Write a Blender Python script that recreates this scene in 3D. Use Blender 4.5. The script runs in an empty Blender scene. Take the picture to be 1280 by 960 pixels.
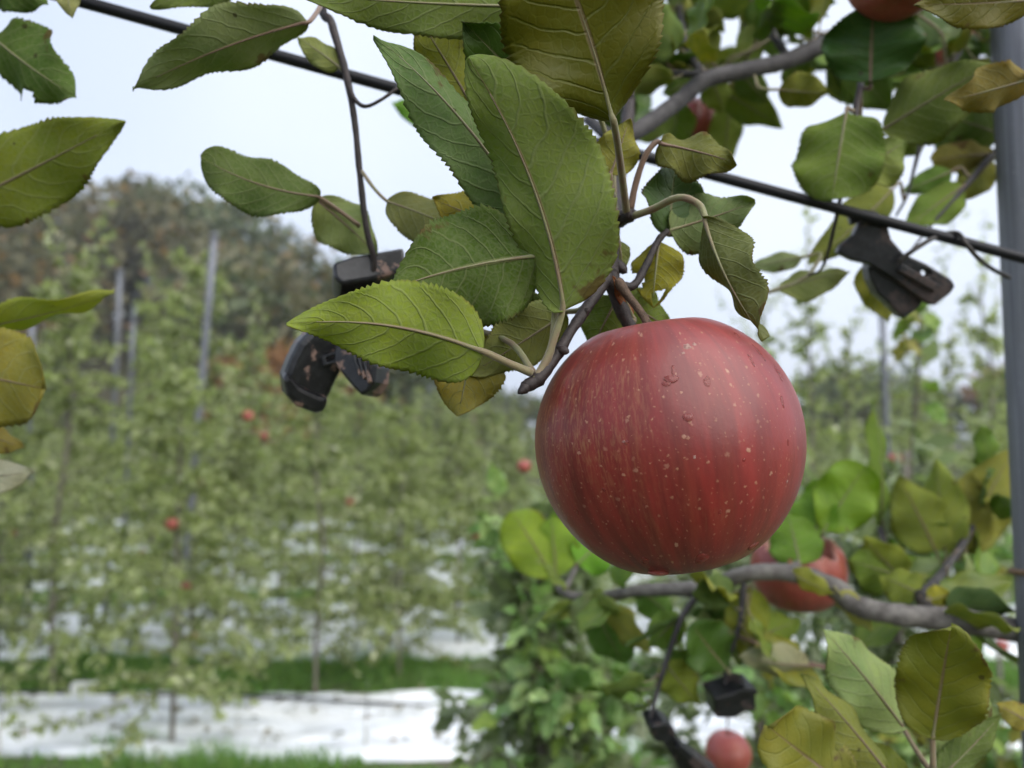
import bpy, bmesh, math, random
import numpy as np
from mathutils import Vector, Matrix, Quaternion, noise as mnoise

# ------------------------------------------------------------------ camera, sky, sun, exposure
scene = bpy.context.scene
CAM = Vector((0.0, 0.0, 1.75)); PITCH = math.radians(4.0); F = 961.0
FW = Vector((0, math.cos(PITCH), math.sin(PITCH))); UP = Vector((0, -math.sin(PITCH), math.cos(PITCH))); RT = Vector((1, 0, 0))
cd = bpy.data.cameras.new('camera'); cam = bpy.data.objects.new('camera', cd); scene.collection.objects.link(cam)
cam.location = CAM; cam.rotation_euler = (math.pi/2 + PITCH, 0, 0)
cd.sensor_width = 36; cd.lens = 36*F/1280; cd.clip_start = 0.01; cd.clip_end = 2000
cd.dof.use_dof = True; cd.dof.focus_distance = 0.252; cd.dof.aperture_fstop = 8.8; cd.dof.aperture_blades = 0
scene.camera = cam

SUN_DIR = Vector((0.50, -0.52, 0.70)).normalized()      # towards the veiled sun
w = bpy.data.worlds.new('World'); scene.world = w; w.use_nodes = True
nt = w.node_tree; nt.nodes.clear()
out = nt.nodes.new('ShaderNodeOutputWorld'); bg = nt.nodes.new('ShaderNodeBackground'); bg.inputs['Strength'].default_value = 0.1
sky = nt.nodes.new('ShaderNodeTexSky'); sky.sky_type = 'NISHITA'; sky.sun_disc = False
sky.sun_elevation = math.asin(SUN_DIR.z); sky.sun_rotation = math.atan2(SUN_DIR.x, SUN_DIR.y); sky.dust_density = 5.0; sky.air_density = 1.0
tc = nt.nodes.new('ShaderNodeTexCoord'); nz = nt.nodes.new('ShaderNodeTexNoise'); nz.inputs['Scale'].default_value = 1.1; nz.inputs['Detail'].default_value = 3
nt.links.new(tc.outputs['Generated'], nz.inputs['Vector'])
rmp = nt.nodes.new('ShaderNodeValToRGB'); rmp.color_ramp.elements[0].position = .3; rmp.color_ramp.elements[1].position = .72
rmp.color_ramp.elements[0].color = (2.75, 3.25, 4.3, 1); rmp.color_ramp.elements[1].color = (4.6, 4.95, 5.6, 1)
nt.links.new(nz.outputs['Fac'], rmp.inputs['Fac'])
mx = nt.nodes.new('ShaderNodeMixRGB'); mx.inputs['Fac'].default_value = 0.86
nt.links.new(sky.outputs['Color'], mx.inputs['Color1']); nt.links.new(rmp.outputs['Color'], mx.inputs['Color2'])
nt.links.new(mx.outputs['Color'], bg.inputs['Color']); nt.links.new(bg.outputs['Background'], out.inputs['Surface'])
sd = bpy.data.lights.new('sun', 'SUN'); sd.energy = 1.5; sd.angle = math.radians(80); sd.color = (1, .97, .92)
so = bpy.data.objects.new('sun', sd); scene.collection.objects.link(so); so.rotation_euler = SUN_DIR.to_track_quat('Z', 'Y').to_euler(); so.location = (3, -2, 6)
vs = scene.view_settings; vs.view_transform = 'Standard'; vs.look = 'None'; vs.exposure = 1.25; vs.gamma = 1.0; vs.use_curve_mapping = False
scene.cycles.use_denoising = True; scene.cycles.use_adaptive_sampling = True; scene.cycles.adaptive_threshold = .03; scene.cycles.max_bounces = 6; scene.cycles.diffuse_bounces = 4; scene.cycles.glossy_bounces = 2; scene.cycles.transmission_bounces = 5; scene.cycles.caustics_reflective = False; scene.cycles.caustics_refractive = False

# ------------------------------------------------------------------ helpers
R = random.Random(7)
WM = {}
def P(px, py, d): return CAM + FW*d + RT*((px-640)/F*d) + UP*((480-py)/F*d)
def link(o): scene.collection.objects.link(o)
def put(o, parent=None, world=None):
    link(o); M = world if world is not None else Matrix.Identity(4)
    o.matrix_basis = M; WM[o] = M
    if parent is not None:
        o.parent = parent; o.matrix_parent_inverse = WM[parent].inverted()
    return o
def tag(o, label=None, cat=None, group=None, kind=None):
    if label: o['label'] = label
    if cat: o['category'] = cat
    if group: o['group'] = group
    if kind: o['kind'] = kind
    return o
def empty(name, loc): return put(bpy.data.objects.new(name, None), None, Matrix.Translation(Vector(loc)))
def mesh_from(V, Fs, name, mats, smooth=True, midx=None):
    me = bpy.data.meshes.new(name); me.from_pydata([tuple(v) for v in V], [], [tuple(f) for f in Fs])
    for m in (mats if isinstance(mats, (list, tuple)) else [mats]): me.materials.append(m)
    if midx is not None: me.polygons.foreach_set('material_index', midx)
    me.polygons.foreach_set('use_smooth', [smooth]*len(me.polygons)); me.update(); return me
def obj(name, me, parent=None, world=None): return put(bpy.data.objects.new(name, me), parent, world)
def copyobj(o, parent, world): c = o.copy(); return put(c, parent, world)
def catmull(pts, n=6):
    p = [Vector(q) for q in pts]
    if len(p) < 3: return [p[0].lerp(p[-1], i/n) for i in range(n+1)], [i/n for i in range(n+1)]
    q = [p[0]*2-p[1]] + p + [p[-1]*2-p[-2]]; out = []; tt = []
    for i in range(1, len(q)-2):
        for k in range(n):
            t = k/n; a, b, c, d = q[i-1], q[i], q[i+1], q[i+2]
            out.append(0.5*((2*b) + (c-a)*t + (2*a-5*b+4*c-d)*t*t + (3*b-a-3*c+d)*t**3)); tt.append((i-1+t)/(len(p)-1))
    out.append(p[-1]); tt.append(1.0); return out, tt
def tube_data(pts, radii, sides=8, n=6, lump=0.0, seed=0):
    c, tt = catmull(pts, n); nr = len(radii); rng = random.Random(seed)
    V = []; Fs = []; prev = None
    for i, p in enumerate(c):
        a = c[max(i-1, 0)]; b = c[min(i+1, len(c)-1)]; t = (b-a)
        t = t.normalized() if t.length > 1e-9 else Vector((0, 0, 1))
        if prev is None: s = t.orthogonal().normalized()
        else:
            s = prev - t*prev.dot(t); s = s.normalized() if s.length > 1e-6 else t.orthogonal().normalized()
        prev = s; u = t.cross(s)
        x = tt[i]*(nr-1); k = min(int(x), nr-2); r = radii[k]*(1-(x-k)) + radii[k+1]*(x-k)
        r *= 1 + lump*rng.uniform(-.6, 1)
        for j in range(sides):
            an = 2*math.pi*j/sides; rr = r*(1+lump*.35*rng.uniform(-1, 1)); V.append(p + s*math.cos(an)*rr + u*math.sin(an)*rr)
    m = len(c)
    for i in range(m-1):
        for j in range(sides):
            j2 = (j+1) % sides; Fs.append((i*sides+j, i*sides+j2, (i+1)*sides+j2, (i+1)*sides+j))
    Fs.append(tuple(range(sides-1, -1, -1))); Fs.append(tuple((m-1)*sides+j for j in range(sides)))
    return V, Fs
def merge(parts):
    V = []; Fs = []
    for v, f in parts:
        o = len(V); V += list(v); Fs += [tuple(i+o for i in q) for q in f]
    return V, Fs
def tube(name, pts, radii, mat, parent=None, sides=8, n=6, lump=0.0, seed=0):
    V, Fs = tube_data(pts, radii, sides, n, lump, seed); return obj(name, mesh_from(V, Fs, name, mat), parent)
def extrude_outline(outer, holes, th, bev=0.0):
    bm = bmesh.new(); es = []
    for loop in [outer]+holes:
        vs_ = [bm.verts.new((x, y, 0)) for x, y in loop]
        for i in range(len(vs_)): es.append(bm.edges.new((vs_[i], vs_[(i+1) % len(vs_)])))
    r = bmesh.ops.triangle_fill(bm, use_beauty=True, use_dissolve=False, edges=es)
    bmesh.ops.recalc_face_normals(bm, faces=bm.faces)
    g = bmesh.ops.extrude_face_region(bm, geom=bm.faces[:])
    bmesh.ops.translate(bm, verts=[v for v in g['geom'] if isinstance(v, bmesh.types.BMVert)], vec=(0, 0, th))
    bmesh.ops.recalc_face_normals(bm, faces=bm.faces)
    if bev: 
        ed = [e for e in bm.edges if len(e.link_faces) == 2 and e.calc_face_angle(0) > .6]
        bmesh.ops.bevel(bm, geom=ed, offset=bev, segments=2, profile=.5, affect='EDGES')
    return bm
def bm_mesh(bm, name, mat, smooth=False):
    me = bpy.data.meshes.new(name); bm.to_mesh(me); bm.free(); me.materials.append(mat)
    me.polygons.foreach_set('use_smooth', [smooth]*len(me.polygons)); return me
def box_bm(sx, sy, sz, bev=0.0):
    bm = bmesh.new(); bmesh.ops.create_cube(bm, size=1); bmesh.ops.scale(bm, vec=(sx, sy, sz), verts=bm.verts)
    if bev: bmesh.ops.bevel(bm, geom=bm.edges[:], offset=bev, segments=3, profile=.5, affect='EDGES')
    return bm
def s2l(c): 
    f = lambda x: x/12.92 if x <= .04045 else ((x+.055)/1.055)**2.4
    return tuple(f(v/255) for v in c)

# ------------------------------------------------------------------ materials
class NB:
    def __init__(s, name):
        s.m = bpy.data.materials.new(name); s.m.use_nodes = True; s.t = s.m.node_tree; s.t.nodes.clear(); s.o = s.t.nodes.new('ShaderNodeOutputMaterial')
    def n(s, ty, **kw):
        nd = s.t.nodes.new('ShaderNode'+ty)
        for k, v in kw.items():
            if k.startswith('i_'): s.set(nd.inputs[k[2:].replace('_', ' ')], v)
            else: setattr(nd, k, v)
        return nd
    def set(s, sock, v):
        if isinstance(v, bpy.types.NodeSocket): s.t.links.new(v, sock)
        elif isinstance(v, (tuple, list)) and len(v) == 3 and sock.type == 'RGBA': sock.default_value = (*v, 1)
        else: sock.default_value = v
    def M(s, op, a, b=None, c=None):
        nd = s.t.nodes.new('ShaderNodeMath'); nd.operation = op
        for i, v in enumerate((a, b, c)):
            if v is not None: s.set(nd.inputs[i], v)
        return nd.outputs[0]
    def mix(s, f, a, b, mode='MIX'):
        nd = s.t.nodes.new('ShaderNodeMixRGB'); nd.blend_type = mode; s.set(nd.inputs[0], f); s.set(nd.inputs[1], a); s.set(nd.inputs[2], b); return nd.outputs[0]
    def ss(s, x, a, b):
        nd = s.t.nodes.new('ShaderNodeMapRange'); nd.interpolation_type = 'SMOOTHSTEP'; s.set(nd.inputs[0], x); nd.inputs[1].default_value = a; nd.inputs[2].default_value = b; return nd.outputs[0]
    def noise(s, vec, scale, detail=3, rough=.5, out='Fac'):
        nd = s.n('TexNoise'); nd.inputs['Scale'].default_value = scale; nd.inputs['Detail'].default_value = detail; nd.inputs['Roughness'].default_value = rough
        if vec is not None: s.t.links.new(vec, nd.inputs['Vector'])
        return nd.outputs[out]
    def mapping(s, vec, sc):
        nd = s.n('Mapping'); nd.inputs['Scale'].default_value = sc; s.t.links.new(vec, nd.inputs['Vector']); return nd.outputs[0]
    def bump(s, h, strength, dist):
        nd = s.n('Bump'); nd.inputs['Strength'].default_value = strength; nd.inputs['Distance'].default_value = dist; s.t.links.new(h, nd.inputs['Height']); return nd.outputs[0]
    def pbsdf(s, **kw):
        nd = s.n('BsdfPrincipled')
        for k, v in kw.items(): s.set(nd.inputs[k.replace('_', ' ')], v)
        return nd
    def fin(s, sh): s.t.links.new(sh.outputs[0] if hasattr(sh, 'outputs') else sh, s.o.inputs['Surface']); return s.m

def leaf_material(name, under):
    b = NB(name)
    uv = b.n('UVMap', uv_map='uv').outputs[0]; ph = b.n('UVMap', uv_map='phys').outputs[0]
    sx = b.n('SeparateXYZ'); b.t.links.new(uv, sx.inputs[0]); u = sx.outputs[0]
    v = b.M('SUBTRACT', b.M('MULTIPLY', sx.outputs[1], 2.0), 1.0); a = b.M('ABSOLUTE', v)
    oi = b.n('ObjectInfo'); col = oi.outputs['Color']; rnd = oi.outputs['Random']
    wob = b.M('MULTIPLY', b.M('SUBTRACT', b.noise(ph, 45, 3), .5), 1.3)
    # side veins sweep forward from the midrib, offset between the two halves
    t = b.M('ADD', b.M('SUBTRACT', b.M('MULTIPLY', u, 7.2), b.M('MULTIPLY', b.M('POWER', a, 1.35), 2.0)), b.M('MULTIPLY', b.M('GREATER_THAN', v, 0.0), .45))
    t = b.M('ADD', t, wob)
    fr = b.M('ABSOLUTE', b.M('SUBTRACT', b.M('FRACT', t), .5))
    side = b.M('MULTIPLY', b.M('SUBTRACT', 1.0, b.ss(fr, .01, .085)), b.M('SUBTRACT', 1.0, b.ss(a, .75, 1.0)))
    midw = b.M('ADD', b.M('MULTIPLY', b.M('SUBTRACT', 1.0, u), .035), .012)
    mid = b.M('SUBTRACT', 1.0, b.ss(b.M('DIVIDE', a, midw), .7, 1.6))
    vo = b.n('TexVoronoi', feature='DISTANCE_TO_EDGE'); vo.inputs['Scale'].default_value = 330; b.t.links.new(ph, vo.inputs['Vector'])
    net = b.M('SUBTRACT', 1.0, b.ss(vo.outputs['Distance'], .02, .16))
    vo2 = b.n('TexVoronoi', feature='DISTANCE_TO_EDGE'); vo2.inputs['Scale'].default_value = 120; b.t.links.new(ph, vo2.inputs['Vector'])
    net2 = b.M('SUBTRACT', 1.0, b.ss(vo2.outputs['Distance'], .015, .09))
    mot = b.noise(ph, 90, 4, .6); mot2 = b.noise(ph, 28, 3, .6)
    fine = b.noise(ph, 900, 2, .6)
    base = b.mix(b.ss(mot2, .3, .75), b.mix(1.0, col, (.82, .9, .8), 'MULTIPLY'), b.mix(1.0, col, (1.22, 1.12, 1.0), 'MULTIPLY'))
    base = b.mix(b.M('MULTIPLY', b.ss(mot, .35, .8), .25), base, b.mix(1.0, col, (1.35, 1.2, .7), 'MULTIPLY'))
    veinc = b.mix(.5 if under else .35, col, (.30, .32, .17) if under else (.20, .25, .09))
    if under:
        base = b.mix(b.M('ADD', .02, b.M('MULTIPLY', b.ss(fine, .35, .7), .24)), base, (.20, .225, .15))
    base = b.mix(b.M('MULTIPLY', net, .30 if under else .14), base, veinc)
    base = b.mix(b.M('MULTIPLY', net2, .20 if under else .10), base, veinc)
    base = b.mix(b.M('MULTIPLY', side, .80 if under else .5), base, veinc)
    midc = b.mix(b.ss(rnd, .2, .8), (.26, .27, .12), (.24, .16, .10))
    base = b.mix(b.M('MULTIPLY', mid, .75), base, midc)
    # browned margin and specks
    ed = b.M('MULTIPLY', b.ss(b.M('ADD', a, b.M('MULTIPLY', b.M('SUBTRACT', mot, .5), .22)), .95, 1.03), .55)
    base = b.mix(ed, base, (.12, .065, .03))
    nec = b.M('MULTIPLY', b.ss(b.M('ADD', b.noise(ph, 38, 4, .65), b.M('MULTIPLY', a, .10)), .70, .75), .75)
    base = b.mix(nec, base, (.13, .075, .03))
    sp = b.n('TexVoronoi'); sp.inputs['Scale'].default_value = 130; b.t.links.new(ph, sp.inputs['Vector'])
    sc = b.n('SeparateColor'); b.t.links.new(sp.outputs['Color'], sc.inputs[0])
    spot = b.M('MULTIPLY', b.M('LESS_THAN', sp.outputs['Distance'], b.M('MULTIPLY', sc.outputs[1], .16)), b.M('GREATER_THAN', sc.outputs[0], .80))
    base = b.mix(b.M('MULTIPLY', spot, .7), base, (.05, .035, .015))
    h = b.M('ADD', b.M('MULTIPLY', side, 1.0 if under else -1.0), b.M('MULTIPLY', mid, 1.4 if under else -.8))
    h = b.M('ADD', h, b.M('MULTIPLY', net2, .18 if under else -.15)); h = b.M('ADD', h, b.M('MULTIPLY', net, .25 if under else -.2)); h = b.M('ADD', h, b.M('MULTIPLY', fine, .5 if under else .12))
    h = b.M('ADD', h, b.M('MULTIPLY', b.M('COSINE', b.M('MULTIPLY', t, 6.283)), -.12 if under else .12))
    nrm = b.bump(h, .7, .00032)
    pb = b.pbsdf(Base_Color=base, Roughness=.72 if under else .46, Normal=nrm); pb.inputs['Specular IOR Level'].default_value = .12 if under else .34
    tr = b.n('BsdfTranslucent'); tcx = b.mix(1.0, base, (1.25, 1.3, .55), 'MULTIPLY'); b.t.links.new(tcx, tr.inputs['Color']); b.t.links.new(nrm, tr.inputs['Normal'])
    ms = b.n('MixShader'); ms.inputs[0].default_value = .42; b.t.links.new(pb.outputs[0], ms.inputs[1]); b.t.links.new(tr.outputs[0], ms.inputs[2])
    return b.fin(ms)
LTOP = leaf_material('leaf_upper_side', False); LUND = leaf_material('leaf_underside', True)

def leaf_simple(name, under):
    b = NB(name); uv = b.n('UVMap', uv_map='uv').outputs[0]; sx = b.n('SeparateXYZ'); b.t.links.new(uv, sx.inputs[0]); u = sx.outputs[0]
    v = b.M('SUBTRACT', b.M('MULTIPLY', sx.outputs[1], 2.0), 1.0); a = b.M('ABSOLUTE', v); oi = b.n('ObjectInfo'); col = oi.outputs['Color']
    fr = b.M('ABSOLUTE', b.M('SUBTRACT', b.M('FRACT', b.M('SUBTRACT', b.M('MULTIPLY', u, 7.0), b.M('MULTIPLY', a, 2.0))), .5))
    ve = b.M('MAXIMUM', b.M('MULTIPLY', b.M('SUBTRACT', 1.0, b.ss(fr, .0, .1)), .5), b.M('SUBTRACT', 1.0, b.ss(a, .02, .07)))
    c = b.mix(b.ss(b.noise(uv, 4, 2), .3, .7), b.mix(1.0, col, (.85, .92, .8), 'MULTIPLY'), b.mix(1.0, col, (1.2, 1.1, .95), 'MULTIPLY'))
    if under: c = b.mix(.2, c, (.20, .225, .15))
    c = b.mix(b.M('MULTIPLY', ve, .4), c, (.26, .28, .14)); pb = b.pbsdf(Base_Color=c, Roughness=.7 if under else .42); pb.inputs['Specular IOR Level'].default_value = .25 if under else .45
    tr = b.n('BsdfTranslucent'); b.t.links.new(b.mix(1.0, c, (1.25, 1.3, .55), 'MULTIPLY'), tr.inputs['Color'])
    ms = b.n('MixShader'); ms.inputs[0].default_value = .45; b.t.links.new(pb.outputs[0], ms.inputs[1]); b.t.links.new(tr.outputs[0], ms.inputs[2]); return b.fin(ms)
LTOPS = leaf_simple('leaf_upper_side_plain', False); LUNDS = leaf_simple('leaf_underside_plain', True)
def foliage_material(name, c1, c2, c3, trans=.35, rough=.42):
    b = NB(name); g = b.n('NewGeometry'); r = g.outputs['Random Per Island']; oi = b.n('ObjectInfo')
    c = b.mix(b.ss(r, .0, .6), c1, c2); c = b.mix(b.ss(r, .78, .9), c, c3)
    c = b.mix(b.M('MULTIPLY', oi.outputs['Random'], .45), c, c2)
    pb = b.pbsdf(Base_Color=c, Roughness=rough); pb.inputs['Specular IOR Level'].default_value = .5
    tr = b.n('BsdfTranslucent'); b.t.links.new(b.mix(1.0, c, (1.15, 1.28, .75), 'MULTIPLY'), tr.inputs['Color'])
    ms = b.n('MixShader'); ms.inputs[0].default_value = trans; b.t.links.new(pb.outputs[0], ms.inputs[1]); b.t.links.new(tr.outputs[0], ms.inputs[2])
    return b.fin(ms)
FOL = foliage_material('orchard_foliage', (.065, .092, .03), (.36, .41, .17), (.60, .60, .44), .48, .26)
FOLN = foliage_material('near_tree_foliage', (.075, .11, .04), (.25, .31, .145), (.50, .52, .40), .42, .28)
HILLG = foliage_material('hill_foliage_green', (.03, .048, .02), (.13, .165, .075), (.22, .17, .07), .3, .6)
HILLB = foliage_material('hill_foliage_brown', (.055, .06, .028), (.16, .15, .075), (.27, .16, .06), .3, .6)
HILLO = foliage_material('hill_foliage_orange', (.16, .08, .03), (.28, .13, .04), (.32, .2, .05), .2, .6)

def bark_material(name, c1, c2, scale, rough=.75, bump=.0006, stretch=(1, 1, .35)):
    b = NB(name); tcn = b.n('TexCoord').outputs['Object']; g = b.n('NewGeometry')
    n1 = b.noise(tcn, scale, 5, .65); n2 = b.noise(tcn, scale*4, 4, .7)
    c = b.mix(b.ss(n1, .3, .72), c1, c2); c = b.mix(b.M('MULTIPLY', b.ss(n2, .62, .75), .6), c, tuple(min(1, x*1.5+.04) for x in c2))
    c = b.mix(b.M('MULTIPLY', b.ss(b.noise(tcn, scale*7, 2), .66, .72), .5), c, tuple(x*.4 for x in c1))
    return b.fin(b.pbsdf(Base_Color=c, Roughness=rough, Normal=b.bump(b.M('ADD', n1, b.M('MULTIPLY', n2, .5)), .8, bump)))
BARKG = bark_material('bark_grey_limb', (.030, .027, .028), (.072, .067, .066), 90)
BARKL = bark_material('bark_pale_limb', (.075, .066, .058), (.20, .185, .165), 110, bump=.001)
BARKD = bark_material('bark_dark_spur', (.013, .008, .0075), (.036, .024, .021), 260, .6, .0004)
BARKT = bark_material('bark_orchard_trunk', (.10, .085, .065), (.21, .185, .15), 30)
def petiole_material():
    b = NB('petiole_skin'); tcn = b.n('TexCoord').outputs['Object']; oi = b.n('ObjectInfo')
    n = b.noise(tcn, 120, 4, .6); c = b.mix(b.ss(n, .3, .7), (.21, .22, .09), (.20, .14, .08)); c = b.mix(b.ss(oi.outputs['Random'], .4, 1.0), c, (.17, .10, .065))
    p = b.pbsdf(Base_Color=c, Roughness=.6, Normal=b.bump(b.noise(tcn, 1500, 2), .4, .0003)); p.inputs['Sheen Weight'].default_value = .25
    return b.fin(p)
PET = petiole_material()

def apple_skin(name, lenticel=True, red=(.225, .021, .016), deep=(.115, .012, .009), gold=(.27, .115, .05), fade=.0):
    b = NB(name); oc = b.n('TexCoord').outputs['Object']
    sx = b.n('SeparateXYZ'); b.t.links.new(oc, sx.inputs[0])
    az = b.M('ARCTAN2', sx.outputs[1], sx.outputs[0])
    cv = b.n('CombineXYZ'); b.set(cv.inputs[0], b.M('COSINE', az)); b.set(cv.inputs[1], b.M('SINE', az)); b.set(cv.inputs[2], b.M('MULTIPLY', sx.outputs[2], 5.0))
    cvv = cv.outputs[0]
    st1 = b.noise(b.mapping(cvv, (1, 1, .7)), 7.5, 4, .6); st2 = b.noise(b.mapping(cvv, (1, 1, .45)), 26, 4, .65); st3 = b.noise(b.mapping(cvv, (1, 1, 1.1)), 60, 4, .65)
    blot = b.noise(oc, 22, 4, .6)
    c = b.mix(b.ss(st1, .3, .72), deep, red)
    c = b.mix(b.M('MULTIPLY', b.ss(st2, .42, .8), .24), c, (.23, .05, .03))
    gm = b.M('MULTIPLY', b.ss(b.M('ADD', b.M('MULTIPLY', st3, .7), b.M('MULTIPLY', st2, .4)), .50, .74), b.ss(b.M('ADD', blot, b.M('MULTIPLY', sx.outputs[1], -4.5)), .50, .80))
    c = b.mix(b.M('MULTIPLY', gm, 1.0), c, gold)
    # one paler blushed streak down the middle and a purple-pink bloom; light sheen on top and one side painted in
    c = b.mix(b.M('MULTIPLY', b.ss(b.noise(b.mapping(cvv, (1, 1, .25)), 4.2, 3), .5, .8), .4), c, (.20, .055, .022))
    blo = b.M('ADD', b.M('MULTIPLY', b.ss(b.noise(oc, 30, 4), .35, .7), .10), b.ss(b.M('ADD', sx.outputs[1], b.M('MULTIPLY', sx.outputs[2], .9)), -.02, .07))
    c = b.mix(b.M('MULTIPLY', blo, .42), c, (.30, .085, .085))
    h = b.noise(oc, 500, 3, .6)
    if lenticel:
        for sc_, th, dens, colr in ((230, .12, .40, (.36, .18, .105)), (120, .085, .45, (.40, .22, .14)), (420, .15, .45, (.32, .13, .08))):
            vo = b.n('TexVoronoi', voronoi_dimensions='2D'); vo.inputs['Scale'].default_value = sc_; vo.inputs['Randomness'].default_value = 1
            cc = b.n('CombineXYZ'); b.set(cc.inputs[0], b.M('MULTIPLY', az, .042)); b.set(cc.inputs[1], b.M('ADD', sx.outputs[2], sc_*.013))
            wv = b.n('VectorMath', operation='ADD'); b.t.links.new(cc.outputs[0], wv.inputs[0])
            ns = b.n('VectorMath', operation='SCALE'); b.t.links.new(b.noise(oc, 1100, 1, .5, 'Color'), ns.inputs[0]); ns.inputs['Scale'].default_value = .0012; b.t.links.new(ns.outputs[0], wv.inputs[1])
            b.t.links.new(wv.outputs[0], vo.inputs['Vector'])
            s2 = b.n('SeparateColor'); b.t.links.new(vo.outputs['Color'], s2.inputs[0])
            m = b.M('MULTIPLY', b.M('GREATER_THAN', s2.outputs[0], dens), b.M('SUBTRACT', 1.0, b.ss(b.M('DIVIDE', vo.outputs['Distance'], b.M('ADD', b.M('MULTIPLY', s2.outputs[1], th), .02)), .5, 1.1)))
            m = b.M('MULTIPLY', m, b.M('ADD', .3, b.M('MULTIPLY', s2.outputs[2], .6)))
            c = b.mix(b.M('MULTIPLY', m, .88), c, colr); h = b.M('ADD', h, b.M('MULTIPLY', m, .8))
    if fade: c = b.mix(fade, c, (.45, .20, .15))
    ro = b.M('ADD', .26, b.M('MULTIPLY', b.noise(oc, 60, 4), .18))
    p = b.pbsdf(Base_Color=c, Roughness=ro, Normal=b.bump(h, .25, .00025)); p.inputs['Specular IOR Level'].default_value = .45
    
    p.inputs['Sheen Weight'].default_value = .03
    return b.fin(p)
APSKIN = apple_skin('apple_skin_deep_red')
APFAR = apple_skin('apple_skin_pale_red', False, (.34, .05, .04), (.24, .03, .025), (.36, .16, .06), .14)
def plain(name, col, rough=.5, metal=0.0, spec=.5, nscale=0, c2=None, bump=0.0, bscale=300):
    b = NB(name); oc = b.n('TexCoord').outputs['Object']; c = col
    if nscale: c = b.mix(b.ss(b.noise(oc, nscale, 4, .6), .35, .7), col, c2)
    kw = dict(Base_Color=c, Roughness=rough, Metallic=metal)
    if bump: kw['Normal'] = b.bump(b.noise(oc, bscale, 4, .6), .6, bump)
    p = b.pbsdf(**kw); p.inputs['Specular IOR Level'].default_value = spec; return b.fin(p)
def dirty_plastic(name, dirt):
    b = NB(name); oc = b.n('TexCoord').outputs['Object']
    n1 = b.noise(oc, 55, 4, .65); n2 = b.noise(oc, 260, 3, .6); n3 = b.noise(oc, 900, 2)
    c = b.mix(b.ss(n2, .4, .7), (.005, .0055, .007), (.016, .0165, .019))
    m = b.M('MULTIPLY', b.ss(n1, .53, .58), b.ss(n2, .32, .5)); c = b.mix(b.M('MULTIPLY', m, dirt), c, (.26, .165, .13))
    c = b.mix(b.M('MULTIPLY', b.ss(n3, .62, .7), .2), c, (.10, .09, .08))
    p = b.pbsdf(Base_Color=c, Roughness=b.M('ADD', .36, b.M('MULTIPLY', m, .4)), Normal=b.bump(n3, .3, .0002)); return b.fin(p)
PLD = dirty_plastic('black_plastic_dirty', .9); PLC = dirty_plastic('black_plastic', .18)
WIRE = plain('wire_black_coat', (.005, .0055, .008), .5, 0, .3, 600, (.01, .01, .013), .0002, 800)
TIE = plain('wire_tie_dark', (.03, .028, .026), .5, .3, .5, 200, (.07, .06, .05))
def steel():
    b = NB('galvanised_steel'); oc = b.n('TexCoord').outputs['Object']
    st = b.noise(b.mapping(oc, (1, 1, .02)), 260, 4, .65); bl = b.noise(b.mapping(oc, (1, 1, .4)), 60, 4, .6); sp = b.noise(oc, 420, 3, .7)
    c = b.mix(b.ss(st, .3, .7), (.12, .127, .148), (.23, .24, .265)); c = b.mix(b.M('MULTIPLY', b.ss(bl, .45, .7), .4), c, (.17, .175, .19))
    c = b.mix(b.M('MULTIPLY', b.ss(sp, .62, .72), .35), c, (.52, .52, .53))
    p = b.pbsdf(Base_Color=c, Roughness=.55, Metallic=.35, Normal=b.bump(b.M('ADD', st, sp), .3, .0003)); return b.fin(p)
STEEL = steel()
def film_mat():
    b = NB('reflective_film'); oc = b.n('TexCoord').outputs['Object']
    n = b.noise(b.mapping(oc, (.35, 2.2, 1)), 3.0, 5, .65); d = b.noise(oc, 1.7, 5, .7)
    c = b.mix(b.ss(n, .3, .7), (.76, .80, .86), (.95, .96, .97)); c = b.mix(b.M('MULTIPLY', b.ss(d, .58, .72), .65), c, (.36, .34, .30)); c = b.mix(b.M('MULTIPLY', b.ss(b.noise(b.mapping(oc, (.22, 3.4, 1)), 2.2, 5, .7), .5, .66), .6), c, (.42, .45, .50))
    return b.fin(b.pbsdf(Base_Color=c, Roughness=.3, Metallic=.15, Normal=b.bump(n, 1.0, .05)))
FILM = film_mat()
GROUND = None
def ground_mat():
    b = NB('orchard_ground'); oc = b.n('TexCoord').outputs['Object']
    n = b.noise(oc, 1.3, 5, .6); n2 = b.noise(oc, 14, 5, .7)
    c = b.mix(b.ss(n, .35, .65), (.09, .075, .055), (.055, .095, .03)); c = b.mix(b.M('MULTIPLY', n2, .5), c, (.14, .13, .07))
    return b.fin(b.pbsdf(Base_Color=c, Roughness=.9, Normal=b.bump(n2, .8, .03)))
GROUND = ground_mat()
GRASS = foliage_material('grass_blades', (.08, .19, .035), (.18, .34, .075), (.26, .33, .10), .4, .5)
HOSE = plain('hose_black', (.02, .02, .022), .5)
WHITEP = plain('white_plastic', (.72, .73, .72), .45, 0, .5, 20, (.5, .5, .48))
RUST = plain('tie_brown', (.24, .16, .09), .8, 0, .3, 400, (.12, .08, .05), .0005)
FLESH = plain('apple_flesh', (.60, .30, .25), .6, 0, .4, 120, (.40, .17, .11), .001, 200)
ROT = plain('apple_flesh_rotten', (.30, .16, .07), .7, 0, .3, 90, (.16, .07, .03), .001, 200)
STEMM = bark_material('apple_stem_bark', (.06, .035, .02), (.13, .08, .05), 400)
b = NB('water'); tr_ = b.n('BsdfTransparent'); wp = b.pbsdf(Base_Color=(.26, .045, .035), Roughness=.03); wp.inputs['Specular IOR Level'].default_value = .6
ms_ = b.n('MixShader'); ms_.inputs[0].default_value = .45; b.t.links.new(tr_.outputs[0], ms_.inputs[1]); b.t.links.new(wp.outputs[0], ms_.inputs[2]); WATER = b.fin(ms_)
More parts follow.
